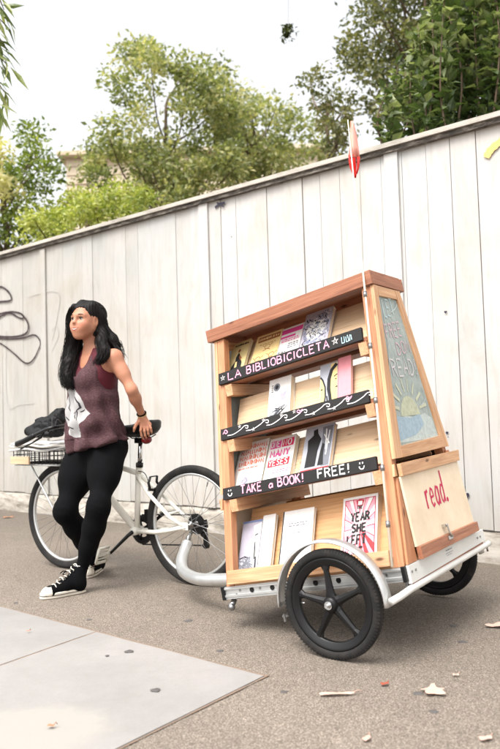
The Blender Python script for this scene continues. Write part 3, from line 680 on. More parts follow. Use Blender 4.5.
# ------------------------------------------------------------------ wooden book case
case = thing('book_case', 'tall A-shaped pine book case with black chalked ledges and a chalkboard end', 'book case', M=CARTM)
SL, CLN = math.sin(LEAN), math.cos(LEAN)
VR = lambda w_: .797-.205*w_
VL = lambda w_: .2455*w_
VMID = .415
def front_fn(u, s, d): return (u, s*SL+d*CLN, s*CLN-d*SL)
LB = math.atan(.205)
def back_fn(u, s, d): return (u, .797-s*math.sin(LB)-d*math.cos(LB), s*math.cos(LB)-d*math.sin(LB))
def fbox(mb, fn, u0, u1, s0, s1, d0, d1, axis=None, **k):
    mb.hexa([fn(u0, s0, d0), fn(u1, s0, d0), fn(u1, s0, d1), fn(u0, s0, d1), fn(u0, s1, d0), fn(u1, s1, d0), fn(u1, s1, d1), fn(u0, s1, d1)], axis=axis, **k)
WL = .87
w2s = lambda w_: w_/CLN
for fn in (front_fn, back_fn):
    for u0 in (.0, WL-.042):
        mb = MB(TC); fbox(mb, fn, u0, u0+.042, .002, w2s(1.158), .004, .044); cpart(mb, 'corner_post', 'post_wood', case, .0015)
tiers = [('L1', .922, .979, .93, 39), ('L2', .650, .703, .655, 25), ('L3', .375, .427, .38, 36), ('L0', .012, .066, .012, 30)]
FP = lambda x, y: face_uv((x, y), -.014)
def ulin(pxs, y1, x1, y2, x2): return [face_uv((x, y1+(y2-y1)*(x-x1)/(x2-x1)), -.012)[0] for x in pxs]
for side_i, fn in enumerate((front_fn, back_fn)):
    for name, w0, w1, wb_, al in tiers:
        s0, s1 = w2s(w0), w2s(w1)
        if name == 'L0':
            mb = MB(TC); fbox(mb, fn, .050, .852, s0-.004, s1, -.014, .004); cpart(mb, 'bottom_ledge', 'pine', case, .0015)
        else:
            mb = MB(TC); fbox(mb, fn, .058, .858, s0, s1, -.012, .004); led = cpart(mb, 'ledge', 'chalk_black', case, .001)
            if side_i == 0:
                ff = lambda x, y, l: front_fn(-x, y, -.0128-l)
                tw, tp, tb = MB(TC), MB(TC), MB(TC); sm = (s0+s1)/2; hgt = .037
                if name == 'L1':
                    us = ulin([223, 228.5, 241, 247, 329, 335.5, 342, 352], 380, 219, 335, 362)
                    tw.ribbon(star(-us[0], sm, .014), ff, .004, .001)
                    write(tp, 'LA', -us[1], s0+.009, hgt, ff, .0062, us[1]-us[2]); cpart(tp, 'chalk_lettering', 'chalk_pink', led, fixn=False); tp = MB(TC); write(tp, 'BIBLIOBICICLETA', -us[3], s0+.011, hgt, ff, .0062, us[3]-us[4])
                    tw.ribbon(star(-us[5], sm+.003, .017), ff, .005, .001)
                    a = -us[6]; W_ = us[6]-us[7]
                    for k, (x0, x1, y0, y1) in enumerate([(0, .0, .9, .1), (.0, .25, .1, .1), (.25, .27, .9, .1), (.45, .45, .8, .1), (.45, .7, .1, .15), (.6, .72, .95, .15), (.85, .8, .9, .1), (.95, 1.0, .85, .15)]):
                        tb.ribbon([(a+x0*W_, s0+.008+y0*.036), (a+x1*W_, s0+.008+y1*.036)], ff, .0035, .001+.0001*k)
                    cpart(tb, 'chalk_doodle', 'chalk_blue', led, fixn=False)
                elif name == 'L2':
                    u_ = .835; k = 0
                    tp.ribbon(catmull([(-u_+.0, sm+.012), (-u_+.01, sm+.018), (-u_+.02, sm+.006), (-u_+.01, sm), (-u_, sm+.008), (-u_-.008, sm)], 4), ff, .005)
                    x = -.815
                    while x < -.10:
                        L_ = random.uniform(.10, .13)
                        tw.ribbon(catmull([(x, sm-.012), (x+L_*.3, sm-.013), (x+L_*.65, sm+.0), (x+L_*.85, sm+.013), (x+L_*1.02, sm+.010), (x+L_*1.0, sm-.002), (x+L_*.9, sm+.003)], 5), ff, .0038, .001+.0001*(k % 3)); x += L_*.93; k += 1
                    for x, y in ((-.74, .017), (-.66, -.014), (-.60, .016), (-.50, .018), (-.33, -.014), (-.225, -.015), (-.43, .017)):
                        tw.ribbon(star(x, sm+y, .009), ff, .003, .0016)
                    for x in (-.415, -.165): tp.ribbon(catmull([(x, sm+.014), (x+.008, sm+.02), (x+.018, sm+.012), (x+.03, sm+.018), (x+.02, sm+.006), (x+.004, sm+.008), (x, sm+.014)], 3), ff, .004, .0018)
                else:
                    us = ulin([231, 234, 241, 262, 272, 278, 304, 318, 350, 361], 493, 225, 463, 377)
                    for x in (-.815, -.125):
                        tw.ribbon(catmull([(x-.012, sm-.002), (x-.006, sm-.013), (x+.006, sm-.013), (x+.012, sm-.002)], 4), ff, .004)
                        for q in (-.007, .006): tw.ribbon([(x+q, sm+.007), (x+q+.001, sm+.014)], ff, .005, .0012)
                    write(tp, 'TAKE', -us[2], s0+.010, hgt, ff, .0066, us[2]-us[3]); cpart(tp, 'chalk_lettering', 'chalk_pink', led, fixn=False); tp = MB(TC); write(tp, 'a', -us[4]-.016, s0+.012, .030, ff, .006, .022); cpart(tp, 'chalk_lettering', 'chalk_pink', led, fixn=False); tp = MB(TC); write(tp, 'BOOK!', -us[5], s0+.010, hgt, ff, .0066, us[5]-us[6])
                    write(tw, 'FREE!', -us[7], s0+.010, hgt, ff, .0066, us[7]-us[8])
                cpart(tw, 'chalk_drawing', 'chalk_white', led, fixn=False)
                cpart(tp, 'chalk_lettering', 'chalk_pink', led, fixn=False)
            # shelf board behind the ledge
            v0 = (VL(w0) if side_i == 0 else 0)+.006; mb = MB(TC)
            if side_i == 0: mb.box(.044, .856, VL(w0)+.004, VL(w0)+.135, w0-.004, w0+.014)
            else: mb.box(.044, .856, VR(w0)-.135, VR(w0)-.004, w0-.004, w0+.014)
            cpart(mb, 'shelf', 'redwood', case, .001)
        # leaning back panel
        a = math.radians(al if not (side_i and name == 'L1') else 9); top = {'L1': 1.146, 'L2': .845, 'L3': .588, 'L0': .308}[name]
        vb = (VL(wb_)+.03+.045) if side_i == 0 else (VR(wb_)-.03-.045); sg = 1 if side_i == 0 else -1
        vt = vb+sg*(top-wb_)*math.tan(a); wb2 = wb_+.018
        dv, dw = sg*.009*math.cos(a), -.009*math.sin(a)
        mb = MB(TC); mb.hexa([(.044, vb, wb2), (.826, vb, wb2), (.826, vb+dv, wb2+dw), (.044, vb+dv, wb2+dw), (.044, vt, top), (.826, vt, top), (.826, vt+dv, top+dw), (.044, vt+dv, top+dw)], axis=0)
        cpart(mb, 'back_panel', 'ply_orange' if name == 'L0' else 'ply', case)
for u0 in (.0435, WL-.085):                 # cleats under the shelves on both end frames
    for w0 in (.858, .590, .316):
        mb = MB(TC); mb.box(u0, u0+.040, VL(w0)+.006, VR(w0)-.006, w0, w0+.056); cpart(mb, 'cleat', 'pine', case, .0015)
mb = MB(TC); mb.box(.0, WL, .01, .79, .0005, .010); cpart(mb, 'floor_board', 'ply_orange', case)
# cap
mb = MB(TC); mb.box(-.015, .915, .287, .600, 1.208, 1.226); cpart(mb, 'cap_top', 'redwood', case, .002)
mb = MB(TC); mb.box(-.020, .920, .272, .2865, 1.160, 1.222); cpart(mb, 'cap_side', 'redwood', case, .002)
mb = MB(TC); mb.box(-.020, .920, .6005, .615, 1.160, 1.222); cpart(mb, 'cap_side', 'redwood', case, .002)
mb = MB(TC); mb.box(-.021, -.004, .287, .600, 1.160, 1.207); cpart(mb, 'cap_end', 'redwood', case, .002)
mb = MB(TC); mb.box(.905, .921, .287, .600, 1.160, 1.207); cpart(mb, 'cap_end', 'redwood', case, .002)
# end frames: stiles, chalkboard, rails, box panel
for e_i, (ue, sg) in enumerate(((0., -1), (WL, 1))):
    U = lambda d: ue+sg*d
    def slabp(poly, d0, d1, name, mat, bev=.001, parent=case):
        mb = MB(TC); a, b = U(d0), U(d1); mb.hexa([(a, *poly[0]), (a, *poly[1]), (b, *poly[1]), (b, *poly[0]), (a, *poly[3]), (a, *poly[2]), (b, *poly[2]), (b, *poly[3])]); return cpart(mb, name, mat, parent, bev)
    ch = [(.175, .450), (.639, .471), (.513, 1.111), (.323, 1.109)]
    slabp([(VL(.404)+.006, .404), (ch[0][0], .404), (ch[3][0], 1.157), (VL(1.157)+.002, 1.157)], .001, .019, 'stile', 'pine')
    slabp([(ch[1][0]+.003, .416), (VR(.416)-.002, .416), (VR(1.157), 1.157), (ch[2][0]-.006, 1.157)], .001, .019, 'stile', 'pine')
    slabp([(ch[0][0]+.001, .404), (ch[1][0]+.002, .416), (ch[1][0], ch[1][1]), (ch[0][0]+.001, ch[0][1])], .001, .020, 'chalkboard_rail', 'pine')
    slabp([(ch[3][0]+.001, 1.110), (ch[2][0]-.001, 1.112), (ch[2][0]-.006, 1.157), (ch[3][0]+.001, 1.157)], .001, .018, 'chalkboard_rail', 'pine')
    cb = slabp(ch, .003, .010, 'chalkboard', 'chalkboard', 0)
    if e_i == 0:
        en = lambda x, y, l: (-.0105-l, x, y)
        def quad_xy(fx, fy):      # fractions inside the tapered board
            wv = ch[0][1]+(ch[3][1]-ch[0][1])*fy; l = ch[0][0]+(ch[3][0]-ch[0][0])*fy; r = ch[1][0]+(ch[2][0]-ch[1][0])*fy; return l+(r-l)*fx, wv
        def cbd(x, y, l): a, b = quad_xy(x, y); return (-.0105-l, a, b)
        def wash(pts, mat, nm, lift=.0004):
            mb = MB(TC); mb.poly(pts, cbd, lift); cpart(mb, nm, mat, cb, fixn=False)
        wash([(.02, .02), (.97, .02), (.95, .16), (.8, .20), (.55, .17), (.3, .19), (.05, .17)], 'wash_white', 'chalk_wash')
        wash([(.03, .03), (.45, .06), (.7, .12), (.66, .20), (.4, .17), (.05, .19)], 'wash_blue', 'chalk_wash', .0008)
        wash([(.18, .185)]+[(.42+.25*math.cos(t), .19+.13*math.sin(t)) for t in np.linspace(math.pi, 0, 12)], 'wash_yellow', 'chalk_sun', .0010)
        mb = MB(TC)
        for t in np.linspace(.25, 2.9, 8):
            mb.ribbon([(.42+.28*math.cos(t), .20+.15*math.sin(t)), (.42+.50*math.cos(t), .20+.24*math.sin(t))], cbd, .022, .0014)
        cpart(mb, 'chalk_rays', 'chalk_yellow', cb, fixn=False)
        def cw(s, fx, fy, tot, hh, wd, mat, sl=0.):
            mb = MB(TC); x, y = quad_xy(fx, fy); write(mb, s, x, y, hh, en, wd, tot, sl, .06, lift=.0016); cpart(mb, 'chalk_lettering', mat, cb, fixn=False)
        cw('LET', .18, .86, .11, .075, .007, 'chalk_faint_blue', .25); cw('FREE', .12, .70, .17, .065, .007, 'chalk_faint_pink', .2); cw('DOM', .42, .60, .15, .055, .007, 'chalk_faint_pink', .15); cw('READ!', .14, .455, .27, .075, .0085, 'chalk_faint_white', .05)
        mb = MB(TC)
        for a_, b_ in (((.05, .5), (.12, .98)), ((.9, .45), (.96, .6)), ((.5, .9), (.95, .97)), ((.75, .25), (.95, .32))):
            mb.ribbon(catmull([quad_xy(*a_), quad_xy((a_[0]+b_[0])/2+.05, (a_[1]+b_[1])/2), quad_xy(*b_)], 5), en, .005, .002)
        cpart(mb, 'chalk_scribble', 'wash_white', cb, fixn=False)
    slabp([(.106, .332), (.760, .342), (.779, .392), (.108, .382)], .016, .034, 'box_rail', 'pine')
    slabp([(VL(.33)-.002, .336), (.104, .336), (.104, .384), (VL(.384), .384)], .001, .012, 'filler', 'pine')
    rp = slabp([(.110, .055), (.782, .052), (.757, .341), (.107, .331)], .012, .022, 'box_panel', 'cream_panel')
    slabp([(.112, .006), (.789, .010), (.789, .052), (.112, .055)], .016, .036, 'bottom_rail', 'redwood')
    slabp([(VL(0)+.02, .004), (.109, .004), (.106, .33), (VL(.33)+.018, .33)], .001, .011, 'lower_stile', 'post_wood')
    slabp([(.70, .004), (VR(0.0)-.008, .004), (VR(.40)-.001, .40), (.68, .40)], .001, .0115, 'lower_stile', 'post_wood')
    if e_i == 0:
        mb = MB(TC); pn = lambda x, y, l: (-.0222-l, x, y)
        write(mb, 'read', .297, .178, .118, pn, .0125, .215, .03, .01); mb.poly([(.530+.011*math.cos(t), .190+.011*math.sin(t)) for t in np.linspace(0, 6.2, 12)], pn, .001)
        cpart(mb, 'painted_word', 'paint_magenta', rp, fixn=False)
        mb = MB(TC); mb.box(-.040, -.0225, .395, .425, .085, .098); mb.tube([(-.043, .402, .098), (-.046, .405, .06), (-.042, .44, .040)], .005, 8); mb.box(-.040, -.0365, .40, .45, .030, .048); cpart(mb, 'latch', 'chrome', rp, .001)

# flag on its pole
pb, pt = CP(*face_uv((392.3, 567), -.028)), CP(*face_uv((363.6, 278), -.028))
dirp = (pt-pb)/np.linalg.norm(pt-pb); topp = pb+dirp*2.055
flag = thing('safety_flag', 'faded pink pennant with red tip drooping from a tall thin white pole on the cart', 'flag', loc=tuple(pb))
mb = MB(); mb.tube([pb, pb+dirp*.7+V([.002, 0, 0]), pb+dirp*1.4, topp], [.0055, .005, .004, .0025], 10); o = mb.build('pole', 'pole_white', flag); o.matrix_parent_inverse = Matrix.Translation(-Vector(pb))
for s_ in (.16, .38, .66, .90, 1.14):
    mb = MB(); p = pb+dirp*s_; mb.tube([p-dirp*.012, p+dirp*.012], .009, 10); o = mb.build('pole_clip', 'steel', flag); o.matrix_parent_inverse = Matrix.Translation(-Vector(pb))
yd = topp[1]
def pennant(px_rows, nm, mat):
    vs = []; n = len(px_rows)
    for k, (y, xl, xr) in enumerate(px_rows):
        for j in range(5):
            x = xl+(xr-xl)*j/4; vs.append(depth((x, y), yd+.012*math.sin(j*1.9+k*.5)-.035))
    mb = MB(); mb.add(vs, [(5*k+j, 5*k+j+1, 5*k+6+j, 5*k+5+j) for k in range(n-1) for j in range(4)], None, True)
    o = mb.build(nm, mat, flag, fixn=False); o.matrix_parent_inverse = Matrix.Translation(-Vector(pb)); sm = o.modifiers.new('s', 'SOLIDIFY'); sm.thickness = .001
pennant([(121, 350.6, 352.8), (128, 350.4, 355), (136, 350.2, 357), (146, 349.6, 358.6), (157, 348.6, 360)], 'pennant', 'flag_pink')
pennant([(155, 348.4, 355.6), (162, 348.8, 356.0), (168, 350, 356.2), (174, 352.8, 356.8), (178, 354.8, 356.2)], 'pennant_tip', 'flag_red')
pennant([(157, 357.0, 360.0), (163, 357.1, 359.8), (169, 357.0, 358.8), (174, 356.7, 357.4)], 'pennant_tip', 'flag_red')

# ------------------------------------------------------------------ books
def book(tier, ul, wd, ht, th, cover, label, art=None, roll=0., extra=0.):
    wb_, al = {1: (.93, 39), 2: (.655, 25), 3: (.38, 36), 0: (.012, 30)}[tier]; a = math.radians(al); off = .016
    v0 = wb_*math.tan(LEAN)+.03; z0 = off
    o_ = (ul, v0+z0*math.sin(a)*1.0, wb_+z0*math.cos(a))
    B = Matrix([[-1, 0, 0, o_[0]], [0, -math.cos(a), -math.sin(a), -o_[1]], [0, -math.sin(a), math.cos(a), o_[2]], [0, 0, 0, 1]])
    Mb = CARTM@B@Matrix.Rotation(roll, 4, 'Y'); H_ = ht-z0
    r = thing('book', label, 'book', M=Mb, group='free books on the cart shelves')
    T = None
    mb = MB(); mb.box(0, wd, 0, .0012, 0, H_); mb.box(0, wd, th-.0012, th, 0, H_); mb.box(-.001, .0015, 0, th, 0, H_); mb.build('cover', cover, r, M=Mb)
    mb = MB(); mb.box(.002, wd-.002, .0014, th-.0014, .002, H_-.002); mb.build('pages', 'book_pages', r, M=Mb)
    def layer(k): return lambda x, y, l: (x, -.0004-.0004*k-l, y)
    def rect(x0, x1, y0, y1, mat, k=0, nm='picture'):
        mb = MB(); mb.poly([(wd*x0, H_*y0), (wd*x1, H_*y0), (wd*x1, H_*y1), (wd*x0, H_*y1)], layer(k)); mb.build(nm, mat, r, fixn=False, M=Mb)
    def shape(pts, mat, k=1, nm='picture'):
        mb = MB(); mb.poly([(wd*x, H_*y) for x, y in pts], layer(k)); mb.build(nm, mat, r, fixn=False, M=Mb)
    def strokes(sts, mat, wdt, k=2, nm='drawing'):
        mb = MB()
        for i, st in enumerate(sts): mb.ribbon([(wd*x, H_*y) for x, y in st], layer(k), wdt, .0001*(i % 5))
        mb.build(nm, mat, r, fixn=False, M=Mb)
    def text(s, x0, y0, hh, tot, mat, wdt, k=3):
        mb = MB(); write(mb, s, wd*x0, H_*y0, H_*hh, layer(k), wdt, wd*tot, 0, .01); mb.build('lettering', mat, r, fixn=False, M=Mb)
    def lines(x0, x1, y0, y1, n, mat, wdt, k=2, dens=.7):
        sts = []
        for i in range(n):
            y = y1+(y0-y1)*(i+.5)/n; x = x0
            while x < x1-.02:
                L_ = random.uniform(.04, .12); sts.append([(x, y), (min(x1, x+L_), y+random.uniform(-.004, .004))]); x += L_+random.uniform(.015, .05)/dens*.7
        strokes(sts, mat, wdt, k, 'small_print')
    if art: art(rect, shape, strokes, text, lines)
    return r
circ = lambda cx, cy, rx, ry, n=16, a0=0, a1=2*math.pi: [(cx+rx*math.cos(t), cy+ry*math.sin(t)) for t in np.linspace(a0, a1, n)]
def art1(rect, shape, strokes, text, lines):
    lines(.18, .9, .86, .94, 1, 'ink_black', .010); shape([(.25, .05), (.30, .35), (.42, .48), (.40, .58), (.5, .70), (.62, .60), (.68, .52), (.82, .40), (.92, .05)], 'ink_black')
    shape(circ(.5, .74, .07, .045), 'ink_brown', 2); shape([(.45, .45), (.55, .45), (.6, .3), (.48, .3)], 'cover_cream', 3); shape([(.60, .62), (.75, .52), (.7, .46), (.58, .56)], 'ink_brown', 2)
def art2(rect, shape, strokes, text, lines):
    rect(.08, .92, .80, .94, 'ink_brown', 0, 'title_band'); lines(.12, .88, .81, .93, 1, 'cover_cream', .014)
    for cx, cy in ((.52, .62), (.25, .34), (.76, .36)):
        strokes([circ(cx, cy, .10, .06)], 'ink_brown', .003); strokes([[(cx-.14, cy-.10), (cx, cy-.05), (cx+.14, cy-.10)], [(cx-.12, cy+.02), (cx-.20, cy+.06)], [(cx+.12, cy+.02), (cx+.2, cy+.06)]], 'ink_brown', .003, 3)
    lines(.2, .8, .68, .74, 1, 'ink_brown', .004)
def art3(rect, shape, strokes, text, lines):
    rect(.02, .98, .82, .95, 'ink_magenta'); rect(.02, .7, .70, .76, 'ink_magenta'); lines(.1, .9, .58, .68, 2, 'ink_magenta', .006); lines(.45, .95, .38, .54, 3, 'ink_grey', .007); lines(.06, .4, .28, .36, 1, 'ink_black', .006); rect(.1, .5, .1, .2, 'ink_lilac')
def art4(rect, shape, strokes, text, lines):
    rect(.02, .98, .02, .98, 'cover_lilac'); rs = random.Random(3)
    shape(circ(.5, .55, .36, .22, 14), 'ink_white', 1)
    for m_, n in (('ink_blue', 70), ('ink_grey', 60), ('ink_white', 40), ('ink_black', 26)):
        sts = []
        for _ in range(n):
            x, y = rs.uniform(.05, .9), rs.uniform(.05, .92); sts.append([(x, y), (x+rs.uniform(-.09, .09), y+rs.uniform(-.06, .06)), (x+rs.uniform(.01, .1), y+rs.uniform(-.05, .05))])
        strokes(sts, m_, .0045, 2 if m_ != 'ink_black' else 3)
def art5(rect, shape, strokes, text, lines):
    shape(circ(.36, .80, .15, .09), 'ink_grey'); shape(circ(.36, .80, .08, .05), 'ink_black', 2); lines(.12, .2, .70, .88, 4, 'ink_black', .004)
    shape([(.5, .66), (.66, .62), (.8, .68), (.78, .5), (.6, .48)], 'ink_lilac'); rs = random.Random(5)
    strokes([[(rs.uniform(.1, .5), rs.uniform(.05, .28)), (rs.uniform(.4, .9), rs.uniform(.1, .38))] for _ in range(16)], 'ink_grey', .004); strokes([[(rs.uniform(.2, .8), rs.uniform(.1, .3)), (rs.uniform(.3, .9), rs.uniform(.1, .35))] for _ in range(6)], 'ink_black', .004, 3)
def art6(rect, shape, strokes, text, lines):
    rect(0, 1, 0, 1, 'cover_grey'); shape([(.62, .98), (.98, .98), (.98, .02), (.55, .02), (.6, .2), (.5, .5)], 'cover_cream', 1, 'picture')
    strokes([[(.95, .95), (.66, .84), (.52, .66), (.50, .45), (.58, .28), (.62, .12)]], 'ink_black', .016, 2); strokes([[(.98, .72), (.80, .68)], [(.86, .62), (.94, .62)], [(.9, .44), (.98, .46)]], 'ink_black', .005, 3)
    shape([(.02, .72), (.14, .64), (.26, .5), (.3, .3), (.2, .16), (.02, .12)], 'cover_cream', 1); strokes([[(.02, .74), (.16, .66), (.30, .5), (.32, .3), (.24, .1)], [(.06, .46), (.16, .46)], [(.4, .3), (.46, .12)]], 'ink_black', .007, 2)
    rect(.1, .9, .02, .09, 'ink_crimson', 3)
def art7(rect, shape, strokes, text, lines):
    for y in (.86, .75, .64, .53):
        x = .10; sts = []
        while x < .94:
            k = random.choice((0, 1, 2)); w_ = .045
            sts.append([(x, y), (x, y+.08)]); sts.append([[(x, y+.08), (x+w_, y+.08), (x+w_, y)], [(x, y+.04), (x+w_, y+.04)], [(x, y), (x+w_, y)]][k]); x += w_+.03
        strokes(sts, 'ink_orange', .0042, 2, 'title')
    lines(.1, .8, .44, .5, 1, 'ink_orange', .005); shape([(.3, .24), (.45, .3), (.55, .26), (.5, .14), (.36, .1)], 'ink_lilac', 1); strokes([[(.3, .2), (.4, .3), (.5, .22), (.34, .12), (.46, .16)]], 'ink_grey', .004)
def art8(rect, shape, strokes, text, lines):
    rect(.06, .46, .78, .94, 'ink_magenta', 1, 'title_band'); rect(.50, .94, .78, .94, 'paint_magenta', 1, 'title_band'); text('ONE', .09, .80, .12, .34, 'cover_white', .0042); text('NO', .56, .80, .12, .30, 'cover_white', .0050)
    text('MANY', .12, .60, .13, .72, 'ink_magenta', .0075); rect(.08, .88, .40, .55, 'ink_crimson', 1, 'title_band'); text('YESES', .13, .42, .11, .70, 'cover_white', .0055); lines(.3, .92, .25, .34, 2, 'ink_magenta', .003); lines(.05, .4, .12, .18, 1, 'ink_magenta', .008)
def art9(rect, shape, strokes, text, lines):
    rect(0, 1, 0, 1, 'cover_grey'); shape([(.60, .95), (.96, .95), (.96, .2), (.7, .2)], 'ink_grey', 1)
    shape([(.14, .22), (.16, .55), (.12, .74), (.30, .82), (.28, .92), (.42, .94), (.46, .84), (.60, .72), (.52, .5), (.5, .22)], 'ink_black', 2); shape([(.58, .22), (.62, .5), (.66, .64), (.74, .60), (.74, .4), (.78, .22)], 'ink_black', 3)
    strokes([[(.74, .9), (.8, .5)], [(.86, .86), (.82, .4)], [(.68, .8), (.9, .6)]], 'ink_white', .006, 3); rect(.02, .98, .04, .18, 'ink_red', 3, 'title_band'); text('AS HE IS', .1, .06, .09, .8, 'cover_white', .004, 4) if False else lines(.08, .9, .06, .16, 1, 'cover_white', .012, 4)
def art10(rect, shape, strokes, text, lines):
    rect(0, 1, .32, .96, 'cover_lilac'); rect(0, 1, .96, 1., 'ink_blue', 1); rect(.0, 1., 0, .32, 'cover_grey', 1); rs = random.Random(9)
    shape([(.6, .9), (.98, .94), (.98, .3), (.7, .3), (.74, .5), (.62, .7)], 'ink_white', 2); strokes([[(rs.uniform(.02, .8), rs.uniform(.1, .36)), (rs.uniform(.1, .9), rs.uniform(.05, .36))] for _ in range(26)], 'ink_grey', .004, 3); strokes([[(.05, .33), (.3, .36), (.5, .33)], [(.75, .6), (.8, .3)], [(.7, .72), (.85, .74)], [(.86, .34), (.9, .02)]], 'ink_black', .006, 3)
def art11(rect, shape, strokes, text, lines):
    lines(.22, .8, .72, .80, 2, 'ink_grey', .004); lines(.3, .6, .60, .64, 1, 'ink_grey', .003); rect(.0, .035, 0, 1, 'ink_black', 1, 'spine_edge')
def art12(rect, shape, strokes, text, lines):
    rect(.06, .94, .03, .96, 'ink_pink', 0, 'picture'); cx, cy = .5, .52
    for k in range(16):
        t = 2*math.pi*(k+.15)/16; t2 = t+math.pi/16*1.0; m_ = 'ink_white' if k not in (12, 13, 14) else 'ink_red'
        def edge(t): c_, s_ = math.cos(t), math.sin(t); q = min((.42/abs(c_)) if c_ else 9, (.44/abs(s_)) if s_ else 9); return (cx+c_*q, cy+s_*q)
        shape([(cx, cy), edge(t), edge(t2)], m_, 1, 'sun_ray'); strokes([[(cx+.5*(edge(t)[0]-cx), cy+.5*(edge(t)[1]-cy)), edge(t)]], 'ink_crimson', .003, 2)
    strokes([[(.07, .04), (.93, .04), (.93, .95), (.07, .95), (.07, .04)]], 'ink_crimson', .004, 3); shape([(.38, .94), (.62, .94), (.58, .84), (.42, .84)], 'ink_crimson', 2); rect(.44, .56, .86, .92, 'ink_white', 3)
    text('THE', .42, .80, .045, .16, 'ink_black', .003, 4); text('YEAR', .26, .62, .125, .52, 'ink_black', .0085, 4); text('SHE', .30, .46, .115, .40, 'ink_black', .0085, 4); text('LEFT', .18, .28, .135, .52, 'ink_black', .0085, 4); text('US', .36, .14, .10, .26, 'ink_black', .0085, 4)
book(1, .878, .118, .283, .018, 'cover_yellow', 'pale yellow book with a black robed figure, leftmost on the top shelf', art1)
book(1, .717, .160, .272, .016, 'cover_cream', 'cream book with brown title and three cherub outlines on the top shelf', art2)
book(1, .560, .128, .262, .012, 'cover_white', 'white book with magenta title bands on the top shelf', art3)
book(1, .428, .155, .310, .022, 'cover_lilac', 'tall grey blue sketch covered book, rightmost on the top shelf', art4)
book(2, .615, .125, .254, .034, 'cover_white', 'white book with grey photo circle on the second shelf', art5)
book(2, .328, .092, .250, .014, 'cover_grey', 'book with a dark haired face in grey on the second shelf', art6)
book(2, .234, .066, .262, .016, 'cover_pink', 'plain pink book half behind the face cover on the second shelf')
book(3, .853, .172, .300, .014, 'cover_white', 'white book with four rows of orange lettering on the third shelf', art7)
book(3, .672, .150, .285, .026, 'cover_white', 'white book reading ONE NO MANY YESES in magenta on the third shelf', art8)
book(3, .468, .152, .297, .022, 'cover_grey', 'grey book with black hatted figure and red title strip on the third shelf', art9)
book(0, .837, .112, .285, .014, 'cover_grey', 'grey and lilac photo covered book at the left of the bottom shelf', art10)
book(0, .722, .070, .300, .018, 'cover_white', 'plain off white book tucked behind the grey photo cover on the bottom shelf')
book(0, .609, .165, .300, .016, 'cover_white', 'plain white book with tiny grey title in the middle of the bottom shelf', art11)
book(0, .296, .166, .312, .040, 'cover_white', 'pink red and white sunburst book reading THE YEAR SHE LEFT US on the bottom shelf', art12)

# ------------------------------------------------------------------ bicycle
BX, BY, BYAW = -.344, 4.111, 2.56549
bikeM = Matrix.Translation((BX, BY, 0)) @ Matrix.Rotation(BYAW, 4, 'Z')
bd3 = V([math.cos(BYAW), math.sin(BYAW), 0]); bl3 = V([-bd3[1], bd3[0], 0])
def bike_w(x, y, z): return V([BX, BY, 0])+bd3*x+bl3*y+V([0, 0, z])
bike = thing('bicycle', 'white city bicycle with black saddle and front rack, hitched to the trailer', 'bicycle', M=bikeM)
def bpart(mb, name, mat, parent=None, bevel=0, fixn=True): return mb.build(name, mat, parent or bike, bevel, 2, fixn, M=bikeM)
BBp = (.425, 0, .275); SC = (.405, 0, .615); HT, HB = (.875, 0, .80), (.925, 0, .665); RH = (0, 0, .335); FH = (1.04, 0, .335)
mb = MB()
mb.tube([SC, (.395, 0, .66)], .018, 14); mb.tube([BBp, SC], .017, 14); mb.tube([SC, (.62, 0, .665), (.885, 0, .765)], .016, 14); mb.tube([(BBp[0], 0, BBp[2]), (.912, 0, .70)], .021, 14)
mb.tube([HB, HT], .021, 16); mb.tube([(BBp[0], -.04, BBp[2]), (BBp[0], .04, BBp[2])], .024, 16)
for s_ in (-1, 1):
    mb.tube([(.40, s_*.015, .60), (.28, s_*.05, .50), (.12, s_*.058, .375), (.02, s_*.066, .335)], [.011, .012, .011, .009], 12)
    mb.tube([(BBp[0], s_*.02, BBp[2]), (.24, s_*.048, .285), (.15, s_*.056, .30), (.0, s_*.066, .33)], [.013, .013, .012, .009], 12)
    mb.box(-.012, .03, s_*.066-.003, s_*.066+.003, .315, .355)
mb.tube([(.14, -.05, .395), (.14, .05, .395)], .007, 8)
bpart(mb, 'frame', 'white_frame')
mb = MB()
for s_ in (-1, 1): mb.tube([(.93, s_*.045, .655), (.955, s_*.052, .58), (1.0, s_*.055, .45), (1.035, s_*.055, .34)], [.014, .013, .011, .008], 12)
mb.tube([(.928, -.047, .66), (.928, .047, .66)], .015, 10); bpart(mb, 'fork', 'white_frame')
